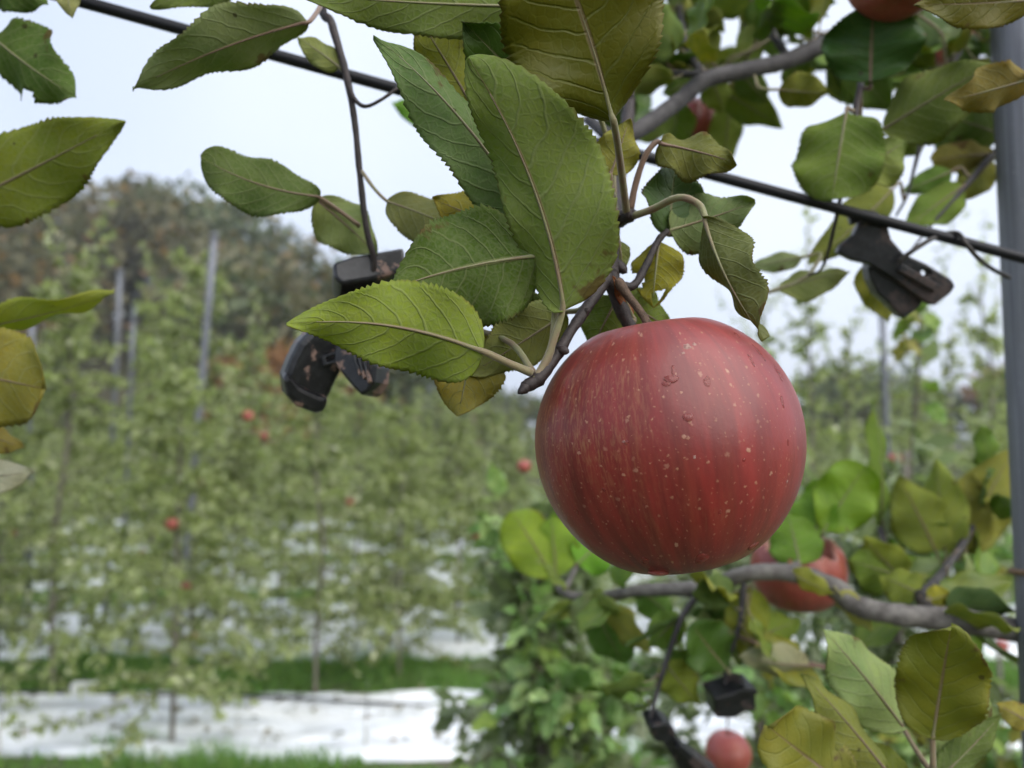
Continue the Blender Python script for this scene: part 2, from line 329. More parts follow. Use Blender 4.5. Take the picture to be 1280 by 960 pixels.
SCAB = plain('scab_grey', (.36, .24, .20), .85, 0, .2, 900, (.22, .10, .09), .0004, 1500)

# ------------------------------------------------------------------ leaf geometry
def leaf_geo(L=.08, W=.045, fold=.25, curl=.3, bend=0.0, wave=.09, cup=0.0, twist=0.0, nu=120, nv=12, seed=0, teeth=.055, asym=0.0, a=.58, bb=.95, bites=(), th=.0003, petiole=0.0, kw=2.2):
    rg = random.Random(seed); ph1, ph2 = rg.uniform(0, 6.28), rg.uniform(0, 6.28)
    u = np.linspace(0, 1, nu+1); v = np.linspace(-1, 1, nv+1); U, Vv = np.meshgrid(u, v, indexing='ij')
    norm = (a/(a+bb))**a*(bb/(a+bb))**bb
    sh = np.power(np.clip(U, 1e-6, 1), a)*np.power(np.clip(1-U, 1e-6, 1), bb)/norm
    sh = sh*(1+.03*np.sin(U*9+ph1)); A = np.abs(Vv); half = W/2*sh
    saw = np.mod(U*30 + .3*np.sin(U*33+ph2), 1.0)-.45
    half = half*(1+asym*np.sign(Vv)) ; y = Vv*half; 
    if teeth: y = y*(1+0*A) + np.sign(Vv)*np.power(A, 6)*saw*teeth*W*.58*(1+.5*np.sin(U*21+ph1))*np.clip(sh*1.4, 0, 1)
    x = U*L + 0*A
    e = .06*W; z = fold*(np.sqrt(y*y+e*e)-e) + cup*y*y/W + wave*W*np.power(A, 1.7)*np.sin(2*math.pi*kw*U + np.where(Vv > 0, ph1, ph2))
    z = z + .006*W*np.sin(2*math.pi*(7.2*U-2.0*np.power(A, 1.35)))*np.clip(A*3, 0, 1)*(1-A)
    tw = twist*(U-.5); y, z = y*np.cos(tw)-z*np.sin(tw), y*np.sin(tw)+z*np.cos(tw)
    y = y + bend*L*4*U*(1-U)
    if abs(curl) > 1e-4:
        r = L/curl; thp = curl*U; x2 = (r-z)*np.sin(thp); z2 = r-(r-z)*np.cos(thp); x, z = x2+(x-U*L), z2
    mi = nv//2; t0 = np.array([x[0, mi], y[0, mi], z[0, mi]]); tip = np.array([x[-1, mi], y[-1, mi], z[-1, mi]])-t0
    x, y, z = x-t0[0], y-t0[1], z-t0[2]
    an = math.atan2(tip[2], tip[0]); c, s = math.cos(an), math.sin(an); x, z = x*c+z*s, -x*s+z*c
    k = L/np.linalg.norm(tip); x, y, z = x*k, y*k, z*k
    pts = np.stack([x, y, z], -1); du = np.gradient(pts, axis=0); dv = np.gradient(pts, axis=1); n = np.cross(du, dv); n /= (np.linalg.norm(n, axis=-1, keepdims=True)+1e-12)
    leaf_geo.mid = [(Vector(pts[int(f*nu), mi]), Vector(n[int(f*nu), mi])) for f in (.05, .18, .34, .52, .70, .86)]
    top = (pts+n*th/2).reshape(-1, 3); bot = (pts-n*th/2).reshape(-1, 3); N = len(top); w1 = nv+1
    keep = np.ones((nu, nv), bool)
    for (bu, bv, br) in bites:
        cu = (u[:-1]+u[1:])/2; cv = (v[:-1]+v[1:])/2; CU, CV = np.meshgrid(cu, cv, indexing='ij')
        keep &= ((CU-bu)**2+((CV-bv)*.3)**2) > br*br*(1+.35*np.sin(np.arctan2(CV-bv, CU-bu)*5+ph1))
    Fs = []; mi_ = []; ec = {}
    for i in range(nu):
        for j in range(nv):
            if not keep[i, j]: continue
            q = (i*w1+j, (i+1)*w1+j, (i+1)*w1+j+1, i*w1+j+1); Fs.append(q); mi_.append(0)
            for e0, e1 in zip(q, q[1:]+q[:1]):
                if (e1, e0) in ec: del ec[(e1, e0)]
                else: ec[(e0, e1)] = 1
    nt_ = len(Fs)
    for q in Fs[:nt_]: pass
    Fs += [tuple(reversed([i+N for i in q])) for q in Fs[:nt_]]; mi_ += [1]*nt_
    for (p0, p1) in ec: Fs.append((p1, p0, p0+N, p1+N)); mi_.append(1)
    V = [tuple(p) for p in top]+[tuple(p) for p in bot]
    uvs = np.stack([U, (Vv+1)/2], -1).reshape(-1, 2); phy = np.stack([U*L+seed*.37, Vv*half+seed*.11], -1).reshape(-1, 2)
    uvs = np.concatenate([uvs, uvs]); phy = np.concatenate([phy, phy])
    if petiole:
        o = len(V); pv, pf = tube_data([(-petiole, 0, petiole*.35), (-petiole*.45, 0, petiole*.05), (.004, 0, 0)], [.0011, .0008, .0008], 5, 3)
        V += [tuple(p) for p in pv]; Fs += [tuple(i+o for i in q) for q in pf]; mi_ += [2]*len(pf)
        uvs = np.concatenate([uvs, np.zeros((len(pv), 2))]); phy = np.concatenate([phy, np.zeros((len(pv), 2))])
    me = mesh_from(V, Fs, 'leaf', [LTOPS, LUNDS, PET] if petiole else [LTOP, LUND, PET], True, mi_)
    li = np.zeros(len(me.loops), np.int32); me.loops.foreach_get('vertex_index', li)
    for nm, arr in (('uv', uvs), ('phys', phy)):
        lay = me.uv_layers.new(name=nm); lay.data.foreach_set('uv', arr[li].astype(np.float32).ravel())
    return me

BR = []          # points on the foreground tree's twigs: petioles start here
def reg(pts, n=8):
    c, _ = catmull(pts, n); BR.extend(c)
GAIN = 1.62
LEAFN = [0]
def hero(parent, b_, t_, wpx, col, face='u', roll=0, fold=.32, curl=.35, pet=None, prad=.0011, d=None, attach=True, **kw):
    B = P(*b_); T = P(*t_); X = (T-B); L = X.length; X.normalize(); Mi = (B+T)/2; C = (CAM-Mi).normalized()
    N = (C - X*C.dot(X)).normalized(); Z = N if face == 't' else -N
    Z = Quaternion(X, math.radians(roll)) @ Z; Y = Z.cross(X)
    LEAFN[0] += 1; dd = (b_[2]+t_[2])/2
    me = leaf_geo(L=L, W=wpx*dd/F, fold=fold, curl=curl, seed=kw.pop('seed', LEAFN[0]), **kw)
    M = Matrix.Translation(B) @ Matrix((X, Y, Z)).transposed().to_4x4()
    o = obj('leaf', me, parent, M); c = s2l(col); o.color = (min(c[0]*GAIN, .45), min(c[1]*GAIN*1.02, .45), min(c[2]*GAIN*.72, .4), 1)
    rib = [(M @ p) - (M.to_3x3() @ nn)*prad*.12 for p, nn in leaf_geo.mid]
    if pet is not None: pts = [P(*q) for q in pet]
    elif attach:
        best = min(BR, key=lambda q: (q-B).length); D = (best-B).length
        m1 = B - X*min(.5*D, .02); pts = [B, m1, m1.lerp(best, .55) + Vector((0, 0, -.06*D)), best]
    if (pts[0]-B).length > .0015: pts = [B]+pts
    rr = [prad*k for k in (.10, .17, .25, .34, .44, .6)] + [prad*(.88+.3*i/max(1, len(pts)-1)) for i in range(len(pts))]
    tube('petiole', rib[::-1]+pts, rr, PET, o, 7, 4, .05, LEAFN[0])
    return o

# ------------------------------------------------------------------ the ground and the film strips
def sheet(name, x0, x1, y0, y1, nx, ny, zf, mat):
    xs = np.linspace(x0, x1, nx); ys = np.linspace(y0, y1, ny); V = [(x, y, zf(x, y)) for x in xs for y in ys]
    Fs = [(i*ny+j, (i+1)*ny+j, (i+1)*ny+j+1, i*ny+j+1) for i in range(nx-1) for j in range(ny-1)]
    return mesh_from(V, Fs, name, mat)
tag(obj('ground', sheet('ground', -600, 600, -300, 900, 60, 60, lambda x, y: 0.0, GROUND)), kind='structure')
def sstep(a, b_, x): 
    t = max(0, min(1, (x-a)/(b_-a))); return t*t*(3-2*t)
def hill_z(x, y): return 8.4*sstep(-1, -22, x)*(1-.30*sstep(-22, -36, x))*sstep(24, 46, y) + .8*sstep(26, 50, y) + .5*mnoise.noise(Vector((x*.1, y*.1, 0)))*sstep(24, 40, y) - .05
tag(obj('hill', sheet('hill', -110, 110, 22, 120, 60, 40, hill_z, plain('hill_soil', (.07, .075, .04), .9, 0, .3, .4, (.10, .085, .05)))), kind='structure')

films = [(4.30, 5.24, 'crumpled white reflective film strip between the two grass strips by the nearest trunks'), (6.2, 8.0, 'wide white reflective film sheet behind the second grass strip'),
         (8.9, 10.7, 'white reflective film glimpsed low between distant trunks of the orchard'), (11.6, 13.4, None), (14.3, 16.2, None)]
for k, (y0, y1, lab) in enumerate(films):
    rr = random.Random(k)
    def zf(x, y, k=k, y0=y0, y1=y1):
        e = min(y-y0, y1-y); return .03 + .10*abs(mnoise.noise(Vector((x*.8, y*3.2, k*7)))) + .05*abs(mnoise.noise(Vector((x*2.2, y*7, k*3+5)))) + .012*mnoise.noise(Vector((x*9, y*14, k)))
    me = sheet('reflective_film', -1.0*y0-1, 1.0*y0+1, y0, y1, 220, 30, zf, FILM)
    for vtx in me.vertices:      # ragged long edges
        if abs(vtx.co.y-y0) < 1e-4 or abs(vtx.co.y-y1) < 1e-4: vtx.co.y += .10*mnoise.noise(Vector((vtx.co.x*.9, k*3.3, vtx.co.y))); vtx.co.z = .006
    o = obj('reflective_film', me); tag(o, lab or 'far white reflective film strip under the back orchard rows', 'film', 'reflective film strips')

def grass_strip(y0, y1, x0, x1, n, seed, h=.085):
    k_ = seed*2.0
    rg = np.random.default_rng(seed); x = rg.uniform(x0, x1, n); y = rg.uniform(y0, y1, n); y = y+.12*np.sin(x*2.3+seed)+.07*np.sin(x*5.1); az = rg.uniform(0, 6.28, n); hh = h*rg.uniform(.35, 1.3, n)*(1+.6*np.sin(x*3.1+k_)*np.sin(y*5)+.3*np.sin(x*11)); wd = .006*rg.uniform(.7, 1.6, n)
    lx, ly = rg.normal(0, .35, n)*hh, rg.normal(0, .35, n)*hh
    V = np.zeros((n, 3, 3)); V[:, 0] = np.stack([x-np.cos(az)*wd, y-np.sin(az)*wd, np.zeros(n)], -1); V[:, 1] = np.stack([x+np.cos(az)*wd, y+np.sin(az)*wd, np.zeros(n)], -1); V[:, 2] = np.stack([x+lx, y+ly, hh], -1)
    me = bpy.data.meshes.new('grass'); me.vertices.add(n*3); me.vertices.foreach_set('co', V.ravel()); me.loops.add(n*3); me.loops.foreach_set('vertex_index', np.arange(n*3, dtype=np.int32))
    me.polygons.add(n); me.polygons.foreach_set('loop_start', np.arange(0, n*3, 3, dtype=np.int32)); me.materials.append(GRASS); me.update(); me.validate()
    return obj('grass', me)
for k, (y0, y1, n) in enumerate([(3.1, 4.34, 34000), (5.2, 6.24, 34000), (7.95, 8.95, 22000), (10.6, 11.7, 16000)]):
    tag(grass_strip(y0, y1, -y1*.85-.5, y1*.85+.5, n, k), ['bright green grass strip in front of the near film', 'green grass strip between the two nearest films', 'grass strip behind the wide film sheet', 'farthest grass strip among the orchard trunks'][k], 'grass', None, 'stuff')

# ------------------------------------------------------------------ generic trees
def leaf_cloud(pl, fold=.18, mat=None, name='crown'):
    """pl: list of (pos, dir, normal, L, W) -> one mesh of folded leaf blades"""
    n = len(pl); p = np.array([q[0] for q in pl]); dr = np.array([q[1] for q in pl]); nm = np.array([q[2] for q in pl]); L = np.array([q[3] for q in pl])[:, None]; W = np.array([q[4] for q in pl])[:, None]
    dr /= np.linalg.norm(dr, axis=1, keepdims=True)+1e-9; s = np.cross(nm, dr); s /= np.linalg.norm(s, axis=1, keepdims=True)+1e-9; nm = np.cross(dr, s)
    V = np.stack([p, p+dr*L*.45+s*W*.5+nm*W*fold, p+dr*L, p+dr*L*.45-s*W*.5+nm*W*fold], 1)
    me = bpy.data.meshes.new(name); me.vertices.add(n*4); me.vertices.foreach_set('co', V.ravel())
    idx = np.arange(n)[:, None]*4 + np.array([0, 1, 2, 0, 2, 3])[None]; idx = idx.reshape(-1).astype(np.int32)
    me.loops.add(n*6); me.loops.foreach_set('vertex_index', idx); me.polygons.add(n*2); me.polygons.foreach_set('loop_start', np.arange(0, n*6, 3, dtype=np.int32)); me.materials.append(mat); me.update(); me.validate()
    return me
def rdir(rg, zb=0.0): 
    v = Vector((rg.gauss(0, 1), rg.gauss(0, 1), rg.gauss(0, 1)+zb)); return v.normalized()
def spindle(seed, H, r0, nb, lmax, z0, nl, lsz, whips=3, sparse=1.0):
    """skeleton + leaf list of a slender orchard tree standing at the origin"""
    rg = random.Random(seed); parts = []; lv = []
    tp = [Vector((0, 0, -.03))]+[Vector((rg.gauss(0, .02), rg.gauss(0, .02), H*f)) for f in (.2, .4, .6, .8, 1)]
    parts.append(tube_data(tp, [r0, r0*.85, r0*.6, r0*.25], 7, 4, .08, seed)); cl, tt = catmull(tp, 8)
    def leaves_on(path, n, f0=.15):
        for _ in range(n):
            f = rg.uniform(f0, 1)*(len(path)-1); i = min(int(f), len(path)-2); q = path[i].lerp(path[i+1], f-i)
            out_ = (path[i+1]-path[i]).normalized(); dr = (out_*.4 + rdir(rg)*.9 + Vector((0, 0, -.45))).normalized(); s = lsz*rg.uniform(.6, 1.25)
            nm = (Vector((0, 0, 1))*.8+rdir(rg)*.9).normalized(); q = q+rdir(rg)*.02
            lv.append((tuple(q), tuple(dr), tuple(nm), s, s*rg.uniform(.42, .6)))
    for i in range(nb):
        f = (i+.5)/nb; z = z0+(H-z0)*f*.97; az = i*2.39996+rg.uniform(-.5, .5); ln = lmax*(1-f*.78)*rg.uniform(.55, 1.15); el = rg.uniform(-.15, .5)
        st = min(cl, key=lambda q: abs(q.z-z)); path = [st.copy()]; dr = Vector((math.cos(az)*math.cos(el), math.sin(az)*math.cos(el), math.sin(el)))
        for k in range(4): dr = (dr+rdir(rg)*.22+Vector((0, 0, -.10))).normalized(); path.append(path[-1]+dr*ln/4)
        parts.append(tube_data(path, [r0*.33*(1-f*.5), r0*.08], 4, 2, .1, i)); leaves_on(path, int(nl*(.5+ln/lmax)*sparse))
        for k in range(2):
            j = rg.randint(1, 3); p2 = [path[j].copy()]; d2 = (dr+rdir(rg)*.9).normalized()
            for m in range(2): p2.append(p2[-1]+d2*ln*.2)
            leaves_on(p2, int(nl*.35*sparse), 0)
    for k in range(whips):
        z = H*rg.uniform(.55, .98); st = min(cl, key=lambda q: abs(q.z-z)); az = rg.uniform(0, 6.28); path = [st.copy()]; dr = Vector((math.cos(az)*.45, math.sin(az)*.45, 1)).normalized(); ln = rg.uniform(.35, .8)
        for m in range(4): dr = (dr+rdir(rg)*.08).normalized(); path.append(path[-1]+dr*ln/4)
        parts.append(tube_data(path, [r0*.2, r0*.06], 4, 2)); leaves_on(path, int(nl*.9), .1)
    return merge(parts), lv

protos = []
for s in range(6):
    H = [3.0, 3.3, 2.8, 3.1, 2.6, 3.5][s]
    (V, Fs), lv = spindle(40+s, H, .019, 58, 1.0, .36, 54, .068, 6)
    protos.append((mesh_from(V, Fs, 'trunk', BARKT), leaf_cloud(lv, mat=FOL), H))
TREEPOS = []
def orchard_tree(x, y, k, rot, sc, label, group):
    r = put(bpy.data.objects.new('apple_tree', None), None, Matrix.Translation((x, y, 0)) @ Matrix.Rotation(rot, 4, 'Z') @ Matrix.Scale(sc, 4)); tag(r, label, 'tree', group)
    obj('trunk', protos[k][0], r, WM[r].copy()); c = obj('crown', protos[k][1], r, WM[r].copy()); TREEPOS.append((x, y)); return r
rg = random.Random(11)
for px_, Y, k, lab in ((235, 4.42, 4, 'thin young apple tree with forked trunk rooted in the nearest grass strip'), (405, 5.18, 1, 'apple tree with dark bare lower trunk standing at the film edge'), (92, 5.3, 3, 'apple tree with pale trunk beside the black irrigation hose'), (-70, 4.9, 0, 'apple tree whose leafy side reaches past the hanging yellow leaves'), (575, 6.4, 2, 'apple tree standing on the film behind the bushy nearer tree'), (255, 6.2, 5, 'tall apple tree growing against the leaning pale pole'), (505, 5.7, 2, 'low apple tree in the second grass strip beside the dark bare trunk')):
    X = (px_-640)/F*Y*1.02; orchard_tree(X, Y, k, rg.uniform(0, 6), rg.uniform(.92, 1.0)*{505: .72, 405: .80, 235: .86, 575: .75}.get(px_, 1), lab, 'orchard trees')
for Y in (6.35, 7.6, 9.8, 12.2, 14.6, 17.5, 21):
    x = -Y*.78
    while x < Y*.78:
        pxx = 640+x/Y*F
        hs = rg.uniform(.60, .80) if rg.random() < .8 else rg.uniform(.9, 1.04)
        if Y < 7 and (pxx > 1000 or min(abs(pxx-q_) for q_ in (255, 575)) < 60): x += .6; continue
        if 420 < pxx < 1000: hs = min(hs, .72)
        elif pxx >= 1000: hs = min(hs, .80)
        orchard_tree(x+rg.uniform(-.2, .2), Y+rg.uniform(-.25, .25), rg.randrange(6), rg.uniform(0, 6.28), hs, {6.35: 'leafy apple tree rooted at the front edge of the wide film sheet', 7.6: 'leafy apple tree rooted towards the back of the wide film sheet', 9.8: 'slender apple tree on the film strip behind the third grass strip', 12.2: 'slender apple tree in the row behind the farthest grass strip'}.get(Y, 'slender leafy apple tree in the farthest orchard rows below the hill'), 'orchard trees of the back rows'); x += rg.uniform(.85, 1.25)*(1 if Y < 13 else 1.4)

sp = []
for s in range(2):
    (V, Fs), lv = spindle(140+s, [3.1, 2.8][s], .016, 26, .36, .7, 20, .068, 8); sp.append((mesh_from(V, Fs, 'trunk', BARKT), leaf_cloud(lv, mat=FOL), 3))
protos += sp
for px_, Y, k, sc in ((1012, 5.0, 6, .93), (1062, 6.2, 7, .95), (1152, 5.4, 6, .93), (1236, 5.0, 7, .98), (1190, 7.0, 6, .9), (955, 6.0, 7, 1.0), (1100, 7.5, 6, .85)):
    orchard_tree((px_-640)/F*Y, Y, k, px_, sc, 'sparse young apple sapling rising into the white sky beside the hanging apple', 'sparse saplings')
# far wooded hill
hp = []
for s in range(5):
    rg2 = random.Random(90+s); lv = []; clumps = [(Vector((rg2.gauss(0, 1.2), rg2.gauss(0, 1.2), rg2.uniform(2.4, 6.2))), rg2.uniform(.7, 1.5)) for _ in range(15)]
    for c, r in clumps:
        for _ in range(105):
            d_ = rdir(rg2); q = c+Vector((d_.x*r*1.15, d_.y*r*1.15, d_.z*r*.8))*rg2.uniform(.55, 1.05); sz = rg2.uniform(.28, .55)
            lv.append((tuple(q), tuple(rdir(rg2, -.4)), tuple(rdir(rg2, .9)), sz, sz*.7))
    pr = [tube_data([(0, 0, -.4), (rg2.gauss(0, .1), 0, 2), (rg2.gauss(0, .3), .1, 4.6)], [.16, .12, .05], 6, 3)]
    for c, r in clumps[:9]: pr.append(tube_data([(0, 0, min(c.z*.55, 3.6)), tuple(c*.6+Vector((0, 0, c.z*.2))), tuple(c)], [.07, .03], 4, 2))
    V, Fs = merge(pr); hp.append((mesh_from(V, Fs, 'trunk', BARKT), {m.name: leaf_cloud(lv, mat=m) for m in (HILLG, HILLB, HILLO)}))
rg = random.Random(5)
def hill_tree(x, y, k, m, sc, label):
    r = put(bpy.data.objects.new('forest_tree', None), None, Matrix.Translation((x, y, hill_z(x, y))) @ Matrix.Rotation(rg.uniform(0, 6), 4, 'Z') @ Matrix.Scale(sc, 4)); tag(r, label, 'tree', 'trees on the far hill')
    obj('trunk', hp[k][0], r, WM[r].copy()); obj('crown', hp[k][1][m.name], r, WM[r].copy())
for i in range(80):
    Y = rg.uniform(27, 50); x = rg.uniform(-.72, .72)*Y
    if x > 0 and rg.random() < .35: continue
    m = HILLG if rg.random() < .76 else HILLB
    hill_tree(x, Y, rg.randrange(5), m, rg.uniform(.8, 1.35)*(1.0 if x < -3 else .55), 'dull green broadleaf tree on the far wooded hill' if m is HILLG else 'brown turning tree on the far wooded hill')
for pxx, pyy, Y in ((372, 460, 25), (345, 470, 26), (1245, 500, 36)):
    hill_tree((pxx-640)/F*Y, Y, 1, HILLO, .72, 'small orange autumn tree at the foot of the wooded hill')

# fallen leaves on the film
rgl = random.Random(77); fl = []
for _ in range(420):
    k = rgl.choice((0, 0, 0, 1, 1)); y = rgl.uniform(films[k][0]+.05, films[k][1]-.05); x = rgl.uniform(-y*.8, y*.8); sz = rgl.uniform(.04, .08)
    fl.append(((x, y, .085), tuple(Vector((rgl.gauss(0, 1), rgl.gauss(0, 1), rgl.gauss(0, .15))).normalized()), tuple(rdir(rgl, 2.5)), sz, sz*.55))
tag(obj('fallen_leaves', leaf_cloud(fl, mat=HILLB, name='fallen_leaves')), 'brown fallen leaves littering the reflective film', 'leaves', None, 'stuff')
# poles, stakes and hose of the far rows
def pole(pxt, pyt, pxb, pyb, d, rad, label, zt=None):
    T = P(pxt, pyt, d); Bm = P(pxb, pyb, d); k = (T.z+.05)/(T.z-Bm.z); B0 = T+(Bm-T)*k
    r = empty('trellis_pole', (B0.x, B0.y, 0)); tag(r, label, 'pole', 'trellis poles in the orchard')
    tube('shaft', [B0, B0.lerp(T, .5), T], [rad, rad, rad], STEEL, r, 12, 3); tube('cap', [T-Vector((0, 0, .01)), T+Vector((0, 0, .02))], [rad*1.25, rad*1.15], STEEL, r, 12, 1)
pole(268, 295, 238, 640, 5.4, .025, 'tall pale steel pole leaning above the orchard trees')
pole(150, 340, 140, 560, 5.8, .019, 'grey pole with dark top between leafy tree tops')
pole(167, 400, 160, 560, 6.4, .016, 'thin grey pole beside the dark topped pole')
pole(40, 385, 38, 560, 6.6, .026, 'short pale pole behind the yellow hanging leaves')
pole(1103, 395, 1112, 640, 6.5, .028, 'blue grey pole rising below the black clip')
for px_, py_, Y in ((36, 870, 4.3), (468, 905, 4.36)):
    X = (px_-640)/F*Y*1.03; r = empty('plastic_stake', (X, Y, 0)); tag(r, 'short white plastic stake at the film edge', 'stake', 'white stakes along the film')
    tube('stake_rod', [(X, Y, -.05), (X, Y, .12), (X, Y, .2)], [.012, .012, .009], WHITEP, r, 8, 2); tube('wire_rod', [(X, Y, .19), (X+.01, Y, .42)], [.003, .003], HOSE, r, 6, 2)
hy = 5.05; hr = empty('irrigation_hose', (-3.6, hy, 0)); tag(hr, 'black irrigation hose held above the film on wire pegs', 'hose')
tube('hose_pipe', [(-5, hy, .13), (-4, hy, .12), (-3.2, hy, .125), (-2.4, hy, .115), (-1.6, hy, .10), (-.4, hy, .03)], [.010, .010, .010], HOSE, hr, 8, 5)
for x in (-4.4, -3.3, -2.35, -1.5): tube('peg', [(x, hy+.01, -.03), (x, hy+.01, .13)], [.005, .005], HOSE, hr, 6, 1)
e_ = obj('emitter', bm_mesh(box_bm(.15, .06, .075, .012), 'emitter', WHITEP), hr, Matrix.Translation((-2.74, hy-.005, .15)))

# ------------------------------------------------------------------ apples
def apple_mesh(r, hgt=.95, lump=.02, seed=0, nseg=64, nring=40, cavity=.22, mats=None, cut=None):
    """lathe with a stem cavity on top and a calyx basin below; axis z"""
    V = []; Fs = []; rg = random.Random(seed); p1 = rg.uniform(0, 6)
    for i in range(nring+1):
        t = math.pi*i/nring
        for j in range(nseg):
            an = 2*math.pi*j/nseg
            s = math.sin(t); c = math.cos(t)
            rad = r*(s**.985)*(1.0+.035*c) ; z = r*hgt*(c*1.0) 
            z -= r*cavity*1.35*math.exp(-(s/.21)**2)*(1 if c > 0 else 0) ; z += r*.17*math.exp(-(s/.30)**2)*(1 if c < 0 else 0)
            k = 1+lump*(.8*math.cos(an-p1)+.5*math.sin(2*an+p1)+.35*math.cos(5*an)*(1-c)/2*1.2)*s
            V.append((rad*k*math.cos(an), rad*k*math.sin(an), z*(1+lump*.6*math.cos(an+p1*2)*s)))
    for i in range(nring):
        for j in range(nseg):
            j2 = (j+1) % nseg; Fs.append((i*nseg+j, (i+1)*nseg+j, (i+1)*nseg+j2, i*nseg+j2))
    return V, Fs
def apple(center, r, axis, label, mat=APFAR, lod=1, stem_to=None, group=None, parts=True, hgt=.95, spin=0.0):
    A = Vector(axis).normalized(); q = Vector((0, 0, 1)).rotation_difference(A); M = Matrix.Translation(center) @ q.to_matrix().to_4x4() @ Matrix.Rotation(spin, 4, 'Z')
    root = put(bpy.data.objects.new('apple', None), None, Matrix.Translation(center)); tag(root, label, 'apple', group)
    V, Fs = apple_mesh(r, hgt, .036, int(r*1e5), 96 if lod == 2 else 32, 64 if lod == 2 else 20); bo = obj('body', mesh_from(V, Fs, 'body', mat), root, M)
    top = Vector(center)+A*r*hgt*.68; 
    end = Vector(stem_to) if stem_to is not None else top+A*r*.75+Vector((0, 0, r*.1))
    tube('stem', [top-A*r*.06, top+A*r*.25, top.lerp(end, .7)+A*r*.08, end], [.0016*r/.04, .0013*r/.04, .0018*r/.04], STEMM, root, 7, 4, .08)
    return root, bo, M

DA = .272
AC = P(837, 556, DA); AR = 163.5/F*DA
root, body, AM = apple(AC, AR, (-.17, -.03, 1), 'large deep red apple with pale speckles and water drops, hanging from the dark spur', APSKIN, 2, P(772, 352, .285), hgt=1.0, spin=-1.5708)
# drops and scars sit on the skin: shoot a ray through the pixel to the body
from mathutils.bvhtree import BVHTree
me = body.data; bv = BVHTree.FromPolygons([AM @ v.co for v in me.vertices], [list(p.vertices) for p in me.polygons])
def on_skin(px, py):
    D = (P(px, py, 1)-CAM).normalized(); h = bv.ray_cast(CAM, D); return (h[0], h[1]) if h[0] is not None else (None, None)
def drop_mesh(seed, flat=.32):
    bm = bmesh.new(); bmesh.ops.create_icosphere(bm, subdivisions=3, radius=1); rg = random.Random(seed); ph = rg.uniform(0, 6)
    for v in bm.verts:
        an = math.atan2(v.co.y, v.co.x); k = 1+.16*math.sin(2*an+ph)+.10*math.sin(3*an+2*ph); v.co.x *= k; v.co.y *= k; v.co.z *= flat if v.co.z > 0 else .02
    return bm_mesh(bm, 'water_drop', WATER, True)
DM = [drop_mesh(i) for i in range(5)]
drops = [(877, 698, 9, 1), (941, 683, 7.5, 1), (806, 701, 6, 1.2), (839, 474, 8, .8), (833, 480, 5, .8), (842, 463, 3.5, 2), (884, 477, 4, 2.0), (946, 437, 3, 2.8), (953, 446, 2.6, 3), (961, 441, 2.4, 3), (939, 450, 2.8, 3), (971, 462, 3, 2.6), (975, 470, 2.6, 2.6), (978, 502, 3, 3), (860, 522, 6, 1), (985, 553, 2.2, 1.6), (921, 419, 3, 2), (935, 414, 2.6, 2.2), (783, 553, 3, 1.3), (755, 612, 2.4, 1.2), (900, 640, 2.6, 1), (930, 575, 2.2, 1.2), (722, 640, 2.4, 1.6), (848, 652, 2.2, 1)]
for i, (px, py, rp, el) in enumerate(drops):
    q, n = on_skin(px, py)
    if q is None: continue
    s = rp*(q-CAM).length/F; dn = (Vector((0, 0, -1))+n*n.z).normalized(); y = dn; x = y.cross(n).normalized()
    Mx = Matrix.Translation(q) @ Matrix((x, y, n)).transposed().to_4x4() @ Matrix.Diagonal((s, s*el, s, 1)); obj('water_drop', DM[i % 5], root, Mx)
q, n = on_skin(823, 714)
if q is not None:
    bm = bmesh.new(); bmesh.ops.create_icosphere(bm, subdivisions=3, radius=1)
    for v in bm.verts: v.co.z *= .40; v.co.x *= 1.35
    obj('water_drop', bm_mesh(bm, 'water_drop', WATER, True), root, Matrix.Translation(q+Vector((0, 0, -.0004))) @ Matrix.Diagonal((.0026, .0026, .0030, 1)))
for i, (px, py, rp) in enumerate(((859, 433, 7), (868, 430, 4), (854, 441, 3), (984, 602, 3), (780, 552, 3.5), (868, 571, 3))):
    q, n = on_skin(px, py)
    if q is None: continue
    s = rp*(q-CAM).length/F; x = n.orthogonal().normalized(); y = n.cross(x)
    rg3 = random.Random(i); ol = []
    for k in range(18): an = k/18*6.283; rr = rg3.uniform(.55, 1.05); ol.append((math.cos(an)*rr*s, math.sin(an)*rr*s))
    V = [Vector((0, 0, s*.10))]+[Vector((a_*.6, b_*.6, s*.08)) for a_, b_ in ol]+[Vector((a_, b_, -s*.08)) for a_, b_ in ol]
    Fs = [(0, 1+k, 1+(k+1) % 18) for k in range(18)]+[(1+k, 19+k, 19+(k+1) % 18, 1+(k+1) % 18) for k in range(18)]
    obj('scar', mesh_from(V, Fs, 'scar', SCAB), root, Matrix.Translation(q) @ Matrix((x, y, n)).transposed().to_4x4())

# ------------------------------------------------------------------ the foreground tree
TB = Vector((.66, .74, 0)); tree = empty('apple_tree', TB); tag(tree, 'large leafed apple tree whose grey limbs and leaves surround the hanging apple', 'tree')
TX = lambda z: Vector((TB.x+.02*math.sin(z*3), TB.y+.02*math.cos(z*2), z))
tube('trunk', [TX(-.05), TX(.5), TX(1.0), TX(1.5), TX(2.0), TX(2.5), TX(3.0)], [.042, .038, .035, .032, .026, .018, .008], BARKL, tree, 14, 6, .05, 3)
def limb(name, pts, radii, mat, sides=12, n=8, lump=.05, regis=True, seed=1):
    o = tube(name, pts, radii, mat, tree, sides, n, lump, seed)
    if regis: reg(pts)
    return o
limb('limb', [TX(2.15), P(1200, -40, .66), P(1100, 12, .60), P(1040, 50, .57), P(985, 75, .55), P(940, 86, .53), P(882, 100, .51), P(850, 125, .49), P(805, 158, .46), P(770, 172, .44), P(735, 150, .47)], [.018, .012, .0072, .0064, .0058, .0056, .0054, .0052, .0049, .0042, .0030], BARKG, 14, 8, .06)
